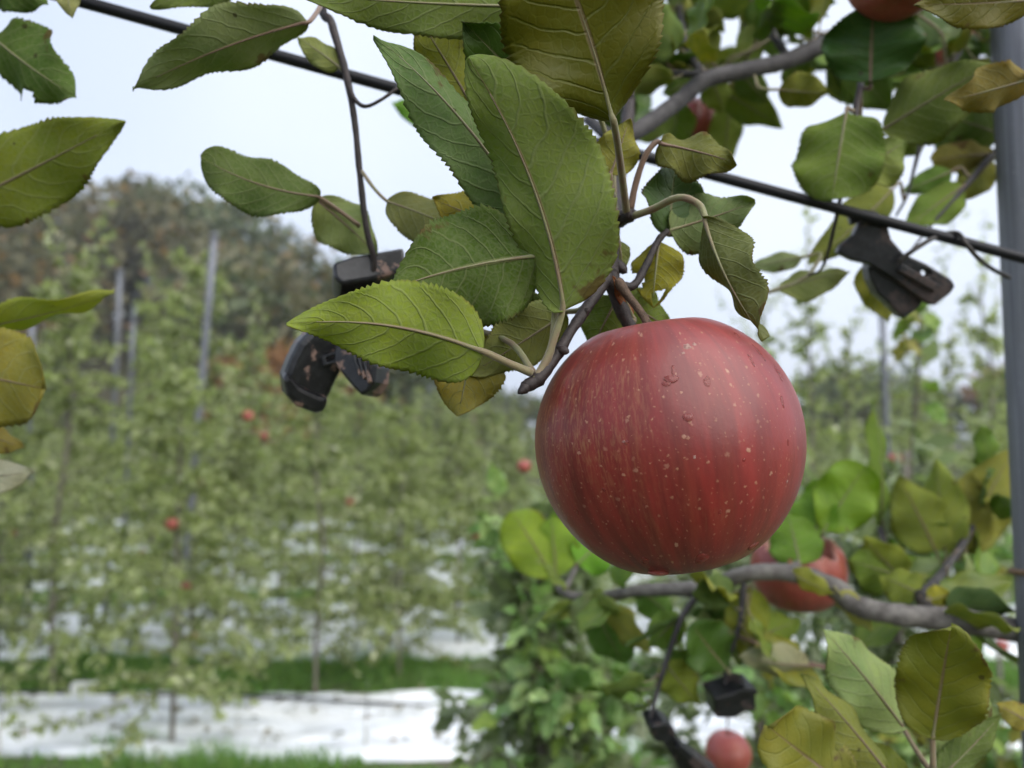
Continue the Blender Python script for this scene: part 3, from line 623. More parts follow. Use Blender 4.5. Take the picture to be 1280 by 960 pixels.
limb('limb', [TX(1.45), P(1330, 806, .56), P(1280, 790, .52), P(1200, 776, .515), P(1120, 768, .52), P(1070, 756, .53), P(1040, 733, .54), P(985, 716, .55), P(930, 718, .56), P(880, 735, .58), P(800, 738, .61), P(745, 748, .64), P(705, 740, .66), P(690, 715, .68)], [.017, .0135, .0082, .0078, .0073, .007, .0072, .0062, .0056, .006, .0048, .0045, .0036, .002], BARKL, 14, 8, .09, seed=5)
OH = [TX(2.4), Vector((.45, .62, 2.38)), Vector((.25, .5, 2.3)), Vector((.05, .42, 2.2)), Vector((-.14, .36, 2.08)), Vector((-.30, .34, 2.0)), Vector((-.42, .35, 1.93))]
limb('limb', OH, [.016, .012, .010, .008, .006, .004, .002], BARKG, 12, 8, .05, seed=7)
# the spur that carries the apple
limb('spur', [P(787, 122, .452), P(783, 165, .43), P(776, 215, .375), P(770, 262, .325), P(766, 300, .305), P(762, 345, .290)], [.0036, .0036, .0030, .0027, .0024, .0034], BARKD, 12, 8, .12)
limb('twig', [P(762, 340, .291), P(742, 372, .280), P(716, 410, .272), P(694, 447, .266), P(672, 474, .262), P(655, 484, .260)], [.0026, .0021, .0019, .0020, .0025, .0020], BARKD, 10, 6, .14)
limb('twig', [P(762, 335, .291), P(768, 362, .290), P(782, 398, .289), P(800, 425, .288)], [.0032, .0030, .0027, .0022], BARKD, 10, 6, .12)
limb('twig', [P(764, 352, .290), P(790, 358, .292), P(806, 335, .296), P(822, 302, .300), P(835, 288, .301)], [.0018, .0016, .0014, .0012], BARKD, 8, 6, .12)
limb('twig', [P(770, 278, .318), P(778, 272, .308), P(790, 268, .300)], [.003, .0030, .0024], BARKD, 8, 6, .2)
# hanging twig on the left, down to the clip
limb('twig', [Vector((-.085, .40, 2.115)), P(405, -20, .37), P(415, 30, .355), P(432, 90, .35), P(443, 150, .35), P(450, 220, .35), P(458, 285, .35), P(467, 322, .352), P(466, 345, .354)], [.0026, .0021, .0018, .0015, .0014, .0014, .0014, .0015], BARKD, 8, 6, .10)
limb('twig', [P(434, 98, .35), P(442, 122, .348), P(456, 133, .347), P(476, 125, .346), P(497, 110, .348)], [.0012, .0010, .0009, .0008], BARKD, 6, 5, .05)
# left, outside the frame
limb('twig', [Vector((-.40, .35, 1.94)), P(-70, 90, .38), P(-85, 240, .37), P(-95, 420, .37), P(-85, 560, .38), P(-70, 650, .39)], [.003, .003, .0026, .0022, .0018], BARKD, 8, 6, .1)
limb('twig', [Vector((-.15, .36, 2.078)), P(250, -120, .33), P(300, -60, .33), P(370, -25, .32)], [.003, .0024, .0018], BARKD, 8, 6, .1)
limb('twig', [Vector((.04, .42, 2.197)), P(720, -150, .32), P(700, -80, .29), P(670, -20, .29), P(655, 5, .295)], [.003, .0028, .0022], BARKD, 8, 6, .1)
# upper right twigs
limb('twig', [P(1045, 48, .572), P(1075, 75, .52), P(1076, 105, .46), P(1070, 140, .43), P(1073, 215, .425)], [.0030, .0022, .0018, .0012], BARKD, 8, 6, .1)
limb('twig', [P(1200, -42, .655), P(1210, 30, .60), P(1180, 100, .56), P(1155, 165, .54), P(1135, 240, .54), P(1120, 270, .54)], [.0036, .0028, .0020, .0012, .0008], BARKG, 8, 6, .1)
limb('twig', [TX(1.98), P(1290, 165, .60), P(1245, 190, .56), P(1205, 235, .53), P(1165, 280, .52), P(1130, 325, .51)], [.0050, .0036, .0026, .0018, .0010, .0006], BARKG, 8, 6, .1)
limb('twig', [P(882, 98, .51), P(860, 60, .54), P(850, 20, .58), P(840, -40, .62)], [.003, .0026, .002], BARKG, 8, 6, .1)
limb('twig', [P(880, 93, .51), P(840, 92, .53), P(800, 90, .55), P(760, 80, .56)], [.0026, .002, .0014], BARKG, 8, 6, .1)
limb('twig', [P(985, 72, .55), P(960, 30, .60), P(950, -20, .64), P(900, -60, .66)], [.003, .0026, .002], BARKG, 8, 6, .1)
limb('twig', [P(1070, 140, .43), P(1050, 250, .44), P(1030, 330, .46), P(1010, 345, .47)], [.0012, .0012, .0009, .0007], BARKD, 6, 6, .1)
limb('twig', [TX(2.1), P(1330, 20, .5), P(1300, 60, .38), P(1290, 95, .345), P(1292, 5, .315)], [.006, .004, .003, .002, .002], BARKD, 8, 6, .1)
limb('twig', [P(760, -20, .30), P(790, 20, .275), P(815, -5, .30)], [.0016, .0012, .0010], BARKD, 6, 5, .05, regis=False)
# lower right twigs
limb('twig', [TX(1.25), P(1290, 1090, .44), P(1220, 1040, .37), P(1170, 1000, .35), P(1166, 962, .338)], [.006, .004, .003, .0024, .0016], BARKD, 8, 6, .1)
limb('twig', [P(880, 735, .58), P(853, 770, .57), P(832, 830, .56), P(822, 862, .56), P(812, 900, .56)], [.003, .0022, .0018, .0014], BARKG, 8, 6, .1)
limb('twig', [P(930, 722, .56), P(925, 780, .56), P(908, 830, .56), P(906, 862, .56)], [.0026, .0018, .0013], BARKG, 8, 6, .1)
limb('twig', [P(1165, 772, .517), P(1150, 745, .56), P(1135, 725, .60), P(1110, 690, .64), P(1100, 660, .68)], [.005, .0042, .003, .0022], BARKD, 8, 6, .15)
limb('twig', [P(1150, 745, .56), P(1175, 720, .60), P(1215, 660, .66), P(1240, 600, .70)], [.0042, .003, .002], BARKG, 8, 6, .15)
limb('twig', [P(705, 740, .66), P(720, 710, .68), P(735, 690, .70)], [.003, .002, .0014], BARKL, 8, 6, .15)
limb('twig', [P(985, 716, .55), P(1010, 690, .60), P(1030, 665, .62)], [.003, .002, .0014], BARKL, 8, 6, .15)

def bud(px, py, d, dirpx, ln, r):
    A = P(px, py, d); B_ = P(px+dirpx[0], py+dirpx[1], d-.002); v = (B_-A).normalized()
    tube('bud', [A-v*.001, A+v*ln*.35, A+v*ln*.75, A+v*ln], [r*.8, r, r*.7, r*.1], BARKD, tree, 8, 3, .12, int(px))
for a_ in ((768, 275, .316, (-6, 10), .006, .0026), (660, 482, .260, (-10, 8), .005, .0018), (700, 436, .266, (10, 4), .004, .0016), (770, 330, .295, (10, 8), .006, .0024), (757, 352, .287, (-10, 2), .005, .0024), (785, 128, .45, (3, -12), .008, .0032), (779, 200, .39, (10, -4), .005, .002), (728, 394, .276, (8, -8), .004, .0016)): bud(*a_)
H = lambda *a, **k: hero(tree, *a, **k)
# --- the leaf cluster round the apple
H((705, 388, .262), (585, 72, .235), 142, (98, 112, 62), 'u', roll=-14, fold=.30, curl=-.3, bend=.05, pet=[(703, 388, .262), (697, 410, .263), (684, 448, .263), (672, 470, .262)], prad=.0013, nu=150, nv=18, asym=.32, bb=.62, a=.42, teeth=.05)
H((662, 272, .268), (467, 44, .262), 96, (84, 104, 72), 'u', roll=30, fold=.55, curl=.35, bend=.03, wave=.10, pet=[(664, 278, .268), (678, 320, .268), (694, 372, .266), (688, 440, .264), (668, 474, .261)], prad=.0012, nu=150, nv=18)
H((604, 440, .252), (358, 405, .240), 124, (112, 124, 52), 'u', roll=-10, fold=.30, curl=-.30, bend=.06, a=.46, bb=1.05, pet=[(608, 441, .252), (640, 456, .257), (664, 466, .261)], prad=.0013, nu=150, nv=18)
H((670, 320, .262), (488, 362, .252), 158, (66, 84, 32), 'u', roll=10, fold=.24, curl=-.35, bend=.04, pet=[(676, 320, .262), (700, 330, .270), (742, 368, .281)], nu=150, nv=18)
H((766, 152, .252), (676, -110, .225), 205, (80, 80, 18), 't', roll=8, fold=.12, curl=.25, bb=.7, a=.85, pet=[(768, 156, .253), (775, 200, .275), (783, 262, .300), (784, 272, .304)], prad=.0014, nu=150, nv=18, bend=-.03)
H((655, 8, .285), (366, -8, .272), 78, (84, 98, 48), 'u', roll=20, fold=.25, curl=-.2, nu=80, nv=12)
H((712, 165, .292), (578, 26, .280), 118, (54, 76, 26), 't', roll=-15, fold=.2, curl=.2, pet=[(715, 170, .293), (760, 230, .305), (770, 262, .322)])
H((600, 150, .305), (520, 18, .300), 86, (116, 118, 46), 'u', roll=20, fold=.2, curl=.2, pet=[(602, 155, .305), (660, 240, .300), (745, 330, .29), (760, 345, .29)])
H((748, 140, .315), (676, 38, .32), 66, (98, 116, 50), 'u', roll=10, pet=[(750, 145, .316), (765, 200, .325), (768, 262, .325)])
H((763, 218, .300), (786, 150, .300), 56, (122, 116, 56), 'u', roll=10, pet=[(763, 220, .300), (765, 250, .303), (772, 272, .305)], nu=48)
H((484, 252, .335), (602, 300, .325), 66, (96, 98, 66), 'u', roll=-28, fold=.3, curl=.3, pet=[(482, 250, .335), (468, 236, .342), (452, 214, .35)], prad=.0008)
H((668, 296, .305), (540, 248, .305), 96, (118, 110, 38), 'u', roll=16, curl=-.4, pet=[(672, 298, .305), (720, 330, .30), (756, 345, .29)])
H((592, 415, .292), (572, 520, .280), 104, (124, 114, 58), 'u', roll=-12, fold=.22, curl=.4, pet=[(594, 412, .292), (640, 430, .28), (668, 468, .263)])
H((706, 392, .288), (586, 468, .284), 78, (116, 120, 82), 'u', roll=-20, fold=.3, curl=.2, pet=[(708, 390, .288), (724, 388, .284), (735, 380, .281)])
H((598, 372, .292), (686, 390, .290), 66, (66, 80, 36), 't', roll=18, fold=.2, curl=.3, pet=[(596, 371, .292), (590, 350, .296), (680, 345, .294), (755, 350, .291)])
H((772, 372, .300), (738, 440, .305), 70, (98, 112, 54), 'u', roll=10)
H((776, 374, .302), (838, 412, .31), 60, (92, 108, 50), 'u', roll=-10)
H((824, 180, .296), (920, 204, .290), 66, (92, 92, 46), 'u', roll=-30, fold=.5, curl=-.5, wave=.16, twist=.6, bend=-.06, pet=[(820, 178, .296), (806, 196, .297), (794, 232, .300), (788, 264, .302)], prad=.0012)
H((838, 292, .302), (846, 198, .308), 84, (58, 78, 46), 't', roll=25, fold=.3, curl=.4, pet=[(836, 292, .302), (834, 290, .301)])
H((836, 288, .302), (944, 252, .298), 74, (98, 110, 82), 'u', roll=-18, fold=.35, curl=-.35, wave=.14, pet=[(834, 290, .302), (832, 292, .301)])
H((881, 274, .276), (957, 424, .262), 74, (84, 88, 54), 'u', roll=42, fold=.75, curl=.55, twist=1.0, wave=.12, pet=[(880, 268, .277), (872, 254, .279), (848, 247, .284), (815, 262, .294), (792, 270, .301)], prad=.0013)
H((824, 302, .302), (816, 384, .298), 66, (122, 116, 32), 'u', roll=14, curl=.3, bites=((.88, -.35, .14), (.6, .9, .12)), pet=[(824, 300, .302), (822, 303, .3005)])
H((774, 302, .306), (779, 338, .306), 24, (112, 118, 80), 'u', nu=40, nv=8, pet=[(773, 300, .306), (770, 296, .306)])
H((790, 395, .292), (765, 345, .283), 20, (120, 66, 50), 'u', roll=40, nu=40, nv=8, teeth=0)
# --- left side leaves
H((384, 27, .325), (166, 112, .315), 84, (98, 108, 86), 'u', roll=-34, fold=.30, curl=.3, bend=.06, wave=.1, pet=[(388, 26, .325), (402, 5, .35), (408, -8, .365)])
H((400, 246, .342), (251, 196, .336), 74, (74, 90, 50), 'u', roll=22, fold=.25, curl=.3, bend=-.08, bb=.5, pet=[(402, 248, .342), (425, 264, .346), (449, 282, .35)], prad=.0009)
H((398, 252, .356), (471, 318, .356), 70, (108, 118, 86), 'u', roll=-18, fold=.3, pet=[(400, 250, .356), (430, 268, .353), (449, 283, .35)], prad=.0008)
H((424, 84, .352), (371, 46, .352), 34, (118, 124, 88), 'u', roll=20, nu=40, nv=8)
H((-8, 46, .372), (96, 122, .36), 92, (74, 96, 46), 'u', roll=20, fold=.35, curl=.5, bites=((.55, 1.0, .09),))
H((-30, -35, .37), (60, 6, .36), 60, (70, 92, 40), 'u')
H((-62, 262, .372), (152, 152, .352), 108, (100, 108, 34), 'u', roll=-12, fold=.16, curl=-.2, wave=.08)
H((-50, 412, .38), (143, 366, .38), 62, (138, 146, 78), 'u', roll=58, fold=.3, curl=.25)
H((-88, 452, .37), (58, 486, .36), 124, (120, 112, 52), 'u', roll=14, fold=.12, curl=.35, bb=.38, a=.5)
H((-60, 606, .39), (45, 590, .385), 50, (186, 198, 160), 'u', roll=-22, fold=.4)
H((-40, 540, .39), (30, 560, .40), 40, (120, 108, 56), 'u', roll=-30)
H((78, -30, .345), (90, 22, .345), 30, (120, 120, 92), 'u', nu=40, nv=8)
H((330, -40, .34), (188, 10, .33), 46, (88, 102, 56), 'u', roll=25)
H((560, -20, .31), (440, 12, .305), 44, (120, 128, 64), 'u', roll=20)
# --- upper right
H((1058, 140, .43), (1040, 250, .42), 108, (88, 106, 40), 'u', roll=6, fold=.10, curl=.2, a=.5, bb=.5)
H((1072, 220, .43), (1132, 176, .43), 68, (112, 122, 74), 'u', roll=-16)
H((1088, 104, .45), (1092, 6, .44), 116, (50, 78, 40), 't', roll=10, fold=.12, a=.5, bb=.52)
H((1104, 162, .46), (1244, 78, .42), 92, (92, 102, 52), 'u', roll=-20, fold=.4, curl=.2)
H((1288, 98, .345), (1184, 126, .34), 60, (122, 104, 60), 'u', roll=-14, fold=.4, wave=.14)
H((1295, 0, .31), (1146, 6, .305), 62, (90, 84, 28), 't', roll=8, fold=.15)
H((974, 112, .52), (1038, 116, .52), 44, (106, 110, 44), 'u', roll=14)
H((1245, 192, .56), (1164, 200, .55), 40, (110, 100, 46), 'u', roll=10, bb=.5)
H((1240, 200, .56), (1196, 250, .55), 44, (122, 122, 60), 'u')
H((1205, 232, .53), (1130, 288, .52), 50, (92, 112, 44), 'u', roll=16, fold=.35)
H((1190, 214, .54), (1128, 240, .54), 30, (80, 108, 40), 'u')
H((1255, 170, .56), (1168, 140, .55), 74, (76, 96, 38), 'u', roll=12)
H((1116, 236, .53), (1010, 330, .50), 58, (104, 110, 48), 'u', roll=-22, fold=.3)
H((1002, 322, .49), (934, 336, .49), 26, (120, 130, 112), 'u', roll=20, nu=48)
H((974, 362, .47), (1062, 340, .47), 44, (124, 128, 92), 'u', roll=-34, fold=.5, nu=48)
H((1082, 330, .49), (1112, 402, .49), 44, (122, 122, 50), 'u', roll=-20, nu=48)
H((1165, 160, .54), (1100, 190, .55), 50, (104, 116, 56), 'u', roll=-20)
H((1150, 20, .55), (1090, -30, .55), 70, (80, 100, 40), 'u')
H((545, 152, .62), (490, 128, .62), 32, (98, 138, 56), 'u', roll=10, nu=40, nv=8, pet=[(547, 152, .62), (600, 150, .58), (735, 150, .47)])
H((902, 112, .62), (978, 158, .64), 46, (98, 112, 48), 'u', roll=14, nu=60)
H((912, 128, .66), (902, 214, .68), 44, (112, 122, 56), 'u', roll=-20, nu=60)
H((838, 140, .60), (792, 178, .58), 40, (86, 104, 46), 'u', roll=20, nu=60)
H((850, 122, .62), (842, 196, .66), 46, (92, 112, 44), 'u', roll=30, nu=60)
H((925, 92, .60), (960, 128, .62), 36, (84, 104, 44), 'u', nu=60)
H((888, 96, .58), (905, 142, .60), 38, (104, 116, 50), 'u', roll=-16, nu=60)
H((870, 100, .58), (828, 118, .58), 34, (76, 98, 40), 'u', roll=10, nu=60)
H((1000, 66, .58), (985, 122, .60), 36, (92, 110, 46), 'u', roll=24, nu=60)
# --- lower right
H((1166, 922, .338), (1189, 783, .325), 106, (98, 100, 36), 't', roll=4, fold=.10, curl=.25, a=.5, bb=.55, pet=[(1166, 926, .338), (1166, 962, .338)], prad=.0012)
H((1128, 908, .365), (1028, 786, .365), 86, (122, 136, 106), 'u', roll=26, fold=.4, curl=.3, pet=[(1130, 912, .365), (1150, 945, .35), (1166, 966, .339)])
H((1106, 962, .352), (1003, 842, .352), 62, (108, 110, 56), 'u', roll=36, fold=.6, curl=.2)
H((1062, 986, .345), (960, 908, .338), 104, (108, 106, 50), 't', roll=8, fold=.12, a=.5, bb=.42)
H((1178, 972, .35), (1236, 866, .36), 60, (116, 130, 98), 'u', roll=34, fold=.5)
H((1172, 974, .345), (1252, 892, .345), 40, (90, 104, 60), 'u', roll=20, fold=.3)
H((1290, 905, .40), (1246, 880, .40), 34, (128, 118, 60), 'u', roll=10, nu=48)
H((1130, 985, .36), (1075, 925, .37), 50, (118, 124, 56), 'u', roll=10)
H((1010, 990, .40), (1075, 905, .42), 60, (110, 128, 90), 'u', roll=20)
H((908, 836, .55), (866, 782, .54), 70, (62, 88, 40), 't', roll=14, fold=.15, bb=.5)
H((1012, 832, .55), (922, 820, .54), 44, (162, 182, 142), 'u', roll=-30, fold=.5)
H((935, 800, .58), (1000, 775, .60), 50, (110, 128, 50), 'u')
H((1030, 664, .61), (1082, 582, .62), 76, (106, 132, 42), 't', roll=12, fold=.12, bb=.45)
H((1020, 672, .61), (1020, 600, .64), 60, (98, 130, 44), 't', roll=-14)
H((1100, 660, .68), (1090, 500, .70), 50, (98, 120, 44), 'u', roll=62)
H((1170, 690, .65), (1122, 595, .66), 70, (112, 120, 46), 'u', roll=14, fold=.2)
H((1182, 690, .65), (1172, 575, .67), 62, (120, 130, 60), 'u', roll=-20)
H((1195, 690, .66), (1266, 560, .68), 74, (118, 116, 50), 'u', roll=14, fold=.25)
H((1200, 690, .66), (1215, 590, .68), 60, (124, 120, 52), 'u', roll=-30, fold=.4)
H((1150, 742, .56), (1100, 720, .58), 52, (112, 122, 46), 'u', roll=20)
H((1160, 750, .54), (1190, 742, .54), 30, (150, 140, 50), 'u', roll=20, nu=48)
H((1130, 725, .60), (1080, 672, .60), 50, (120, 128, 46), 'u', roll=-20)
H((1125, 720, .60), (1060, 700, .60), 66, (98, 118, 40), 'u')
H((990, 716, .545), (1042, 742, .52), 30, (150, 146, 70), 'u', roll=30, nu=48)
H((1048, 740, .53), (1090, 790, .53), 34, (168, 150, 96), 'u', roll=30, fold=.5, nu=48)
H((1000, 705, .57), (985, 640, .60), 66, (92, 124, 42), 'u')
H((940, 735, .56), (925, 815, .57), 54, (126, 130, 48), 'u')
H((692, 722, .68), (640, 640, .70), 70, (124, 156, 46), 'u', roll=10, bb=.45)
H((696, 720, .68), (690, 640, .70), 60, (118, 156, 44), 'u', roll=-16)
H((722, 705, .68), (765, 660, .71), 66, (96, 150, 40), 'u', roll=14)
H((730, 695, .70), (720, 630, .72), 66, (104, 150, 46), 'u')
H((735, 745, .64), (780, 830, .68), 56, (74, 106, 56), 'u', roll=14, bb=.5)
H((800, 738, .61), (840, 770, .63), 46, (92, 124, 66), 'u')
H((850, 770, .57), (810, 810, .6), 44, (104, 128, 60), 'u')
H((832, 830, .56), (872, 880, .57), 50, (120, 130, 50), 'u')

# filler leaves hang from the same twigs, sharing a few meshes
FM = [leaf_geo(L=.07*s, W=.040*s*wf, fold=fo, curl=cu, wave=.08, nu=26, nv=6, seed=300+i, teeth=.03, petiole=.022, twist=tw) for i, (s, wf, fo, cu, tw) in enumerate([(1, 1, .2, .4, 0), (.85, 1.1, .35, -.5, .4), (1.1, .9, .15, .2, -.3), (.7, 1.15, .3, .7, 0), (.95, .8, .5, .3, .6), (1.05, 1.05, .1, -.3, 0)])]
GREENS = [(88, 108, 42), (104, 118, 50), (78, 98, 40), (120, 122, 48), (112, 126, 80), (96, 122, 44), (110, 118, 48), (70, 94, 42)]
def filler(parent, base, tipdir, normal, sc, col, k):
    X = tipdir.normalized(); Z = (normal-X*normal.dot(X)).normalized(); Y = Z.cross(X)
    M = Matrix.Translation(base+X*.018*sc) @ Matrix((X, Y, Z)).transposed().to_4x4() @ Matrix.Scale(sc, 4)
    o = obj('leaf', FM[k], parent, M); c = s2l(col); o.color = (c[0]*GAIN, c[1]*GAIN, c[2]*GAIN, 1); return o
rg = random.Random(21)
CLEAR = [(800, 115, 915, 225), (905, 128, 1000, 330), (880, 845, 945, 895), (800, 885, 905, 965), (880, 900, 950, 970), (940, 660, 1055, 780), (1040, 270, 1200, 400), (1105, 150, 1165, 215), (905, 50, 1000, 70), (700, 180, 830, 330)]
LIMBPX = [(1100, 12), (1040, 50), (985, 75), (940, 86), (882, 100), (850, 125), (805, 158)]
def blocked(p):
    q = p-CAM; dd = q.dot(FW)
    if dd < .05: return False
    x = 640+q.x/dd*F; y = 480-q.dot(UP)/dd*F
    if any(a <= x <= c and b_ <= y <= d_ for a, b_, c, d_ in CLEAR): return True
    if dd < .62:
        for (x0, y0), (x1, y1) in zip(LIMBPX, LIMBPX[1:]):
            t = max(0, min(1, ((x-x0)*(x1-x0)+(y-y0)*(y1-y0))/((x1-x0)**2+(y1-y0)**2)))
            if math.hypot(x-x0-t*(x1-x0), y-y0-t*(y1-y0)) < 26: return True
    return False
def fill_along(pts, n, dz=-.5, sc=(.55, .95)):
    n = int(n*1.2)
    c, _ = catmull(pts, 10)
    for _ in range(n):
        for _try in range(12):
            q = rg.choice(c); dr = (rdir(rg)+Vector((0, 0, dz))).normalized(); k_ = rg.uniform(*sc)
            if not any(blocked(q+dr*k_*f) for f in (.03, .055, .085)): break
        else: continue
        filler(tree, q, dr, rdir(rg, 1.6), k_, rg.choice(GREENS), rg.randrange(6))
fill_along([P(882, 98, .51), P(860, 60, .54), P(850, 20, .58), P(840, -40, .62)], 14)
fill_along([P(880, 93, .51), P(840, 92, .53), P(800, 90, .55), P(760, 80, .56)], 10)
fill_along([P(985, 72, .55), P(960, 30, .60), P(950, -20, .64), P(900, -60, .66)], 14)
fill_along([P(1200, -42, .655), P(1210, 30, .60), P(1180, 100, .56)], 14)
fill_along([P(1100, 10, .60), P(1000, 66, .555)], 7)
fill_along([P(1245, 190, .56), P(1290, 165, .60), TX(1.98)], 9)
fill_along([P(1165, 772, .517), P(1135, 725, .60), P(1100, 660, .68)], 9)
fill_along([P(1175, 720, .60), P(1215, 660, .66), P(1240, 600, .70)], 9)
fill_along([P(880, 735, .58), P(832, 830, .56), P(812, 890, .56)], 7)
fill_along([P(930, 722, .56), P(925, 780, .56), P(906, 850, .56)], 6)
fill_along([P(880, 735, .58), P(745, 748, .64), P(705, 740, .66)], 7, sc=(.5, .8))
for zz in (1.55, 1.75, 1.95, 2.2, 2.45): fill_along([TX(zz), TX(zz+.12)], 5)
fill_along(OH[1:], 30)
# twigs that leave the trunk towards the back and carry more leaves
def side_twig(start, ends, n, r0=.005, sc=(.75, 1.15)):
    limb('twig', [start]+ends, [r0, r0*.7, r0*.3], BARKG, 7, 5, .1, regis=False); fill_along([start.lerp(ends[0], .4)]+ends, n, sc=sc)
side_twig(TX(2.2), [P(1230, -10, .9), P(1080, 30, .95), P(950, 60, .95)], 26)
side_twig(TX(2.3), [P(1180, 60, .85), P(1150, 130, .85)], 12)
side_twig(TX(2.55), [P(1050, -80, .9), P(900, -10, .9), P(830, 60, .85), P(780, 110, .8)], 22)

# ------------------------------------------------------------------ two nearer neighbours: each big leaf a part, the rest one crown
def near_tree(x, y, H, seed, lab, nb, lmax, z0, nl, lsz, cols, nparts=230, r0=.022, whips=2):
    (V, Fs), lv = spindle(seed, H, r0, nb, lmax, z0, nl, lsz, whips); r = empty('apple_tree', (x, y, 0)); tag(r, lab, 'tree', 'nearer orchard trees'); M = Matrix.Translation((x, y, 0))
    obj('trunk', mesh_from(V, Fs, 'trunk', BARKT), r, M)
    def key(l):
        q = Vector(l[0])+Vector((x, y, 0))-CAM; dd = q.dot(FW); px = 640+q.x/dd*F; py = 480-q.dot(UP)/dd*F
        return dd+(0 if (-50 < px < 1330 and 0 < py < 1000) else 50)
    lv.sort(key=key); rgx = random.Random(seed)
    for l in lv[:nparts]:
        k = rgx.randrange(6); filler(r, Vector(l[0])+Vector((x, y, 0)), Vector(l[1]), Vector(l[2]), l[3]/.07, rgx.choice(cols), k)
    if len(lv) > nparts: c = obj('crown', leaf_cloud(lv[nparts:], mat=FOLN), r, M); c['kind'] = 'stuff'
LG = [tuple(min(235, int(v*(1.04, 1.04, 1.10)[i_])) for i_, v in enumerate(c_)) for c_ in [(104, 132, 78), (88, 118, 60), (120, 146, 92), (98, 124, 56), (132, 152, 98), (112, 132, 60), (140, 158, 112)]]
near_tree((685-640)/F*1.8, 1.8, 1.60, 61, 'bushy light green apple tree standing behind the hanging apple', 58, .50, .5, 42, .064, LG, 295)
near_tree((1130-640)/F*1.75, 1.75, 1.72, 62, 'apple tree with yellow green leaves growing beside the steel post', 44, .62, .6, 42, .064, LG+[(128, 130, 56), (134, 130, 60)], 280)
near_tree((930-640)/F*2.6, 2.6, 1.74, 63, 'apple tree half hidden low behind the red apple', 40, .62, .6, 42, .066, LG, 200)

# ------------------------------------------------------------------ wire, tie, post, clips, other apples
WL = P(95, 0, .385); WR = P(1280, 323, .452); D = WR-WL
wr = empty('trellis_wire', WL-D*.9); tag(wr, 'thick black coated wire slanting across behind the leaves', 'wire')
tube('strand', [WL-D*.9, WL-D*.4, WL, WL+D*.33+Vector((0, 0, -.0008)), WL+D*.66+Vector((0, 0, -.0008)), WR, WR+D*.35, WR+D*.8], [.0031]*3, WIRE, wr, 12, 10)
tie = tube('wire_tie', [P(1122, 327, .44), P(1140, 314, .437), P(1162, 300, .437), P(1172, 296, .446), P(1182, 292, .447), P(1198, 292, .443), P(1208, 305, .437), P(1222, 322, .442), P(1240, 336, .458), P(1262, 347, .468)], [.0013]*3, TIE, None, 8, 6, .05)
tag(tie, 'thin dark wire tie looped round the coated wire beside the post', 'wire tie')
pd = .515; pc = P(1293, 460, pd); post = empty('steel_post', (pc.x, pc.y, 0)); tag(post, 'galvanised steel post standing beside the leaves at the wire end', 'post')
tube('tube', [(pc.x, pc.y, -.1), (pc.x, pc.y, 1.4), (pc.x, pc.y, 2.9)], [.0168]*3, STEEL, post, 40, 2); tube('cap', [(pc.x, pc.y, 2.895), (pc.x, pc.y, 2.93)], [.019, .018], HOSE, post, 24, 1)
rz = P(1280, 712, pd).z; ring = []
for k in range(25): an = k/24*6.283; ring.append((pc.x+math.cos(an)*.0182, pc.y+math.sin(an)*.0182, rz+.001*math.sin(an*2)))
tube('tie_ring', ring, [.002, .002], RUST, post, 8, 2, .15)

def frame_px(cx, cy, d):     # local frame: x right, y up in the picture, z towards the camera; metres per px
    M = Matrix((RT, UP, -FW)).transposed().to_4x4(); M.translation = P(cx, cy, d); return M, d/F
def clip_part(name, outl, holes, cx, cy, d, th, zoff, mat, parent, bev=.0006, tilt=(0, 0)):
    M, k = frame_px(cx, cy, d); f = lambda L: [((x-cx)*k, (cy-y)*k) for x, y in L]
    bm = extrude_outline(f(outl), [f(h) for h in holes], th, bev); me = bm_mesh(bm, name, mat)
    return obj(name, me, parent, M @ Matrix.Rotation(math.radians(tilt[0]), 4, 'X') @ Matrix.Rotation(math.radians(tilt[1]), 4, 'Y') @ Matrix.Translation((0, 0, zoff-th/2)))
def oval(cx, cy, a, b_, n=14, rot=0): return [(cx+a*math.cos(t)*math.cos(rot)-b_*math.sin(t)*math.sin(rot), cy+a*math.cos(t)*math.sin(rot)+b_*math.sin(t)*math.cos(rot)) for t in [6.283*i/n for i in range(n)]]
# right clip, hanging on the wire
c1 = empty('training_clip', P(1110, 330, .452)); tag(c1, 'black plastic branch clip with a small hole, hanging under the coated wire', 'clip')
clip_part('body', [(1076, 268), (1092, 270), (1103, 284), (1108, 300), (1124, 318), (1150, 330), (1180, 349), (1185, 357), (1180, 366), (1163, 381), (1152, 376), (1138, 366), (1120, 352), (1098, 338), (1084, 330), (1066, 326), (1046, 316), (1050, 306), (1064, 294), (1070, 280)], [oval(1150, 341, 5.5, 3.8, rot=.5)], 1112, 330, .452, .010, .002, PLC, c1, .0012, (8, -10))
clip_part('jaw', [(1086, 322), (1110, 340), (1135, 356), (1152, 372), (1146, 384), (1134, 394), (1130, 398), (1114, 382), (1096, 366), (1088, 350), (1084, 336)], [], 1112, 330, .456, .016, -.002, PLC, c1, .0014, (8, -10))
clip_part('rib', [(1120, 330), (1165, 356), (1160, 364), (1116, 338)], [], 1112, 330, .452, .004, .0085, PLC, c1, .0006, (8, -10))
clip_part('hook', [(1060, 270), (1076, 262), (1094, 266), (1104, 280), (1096, 290), (1088, 280), (1076, 276), (1064, 282)], [], 1112, 330, .449, .007, -.002, PLC, c1, .0010, (8, -10))
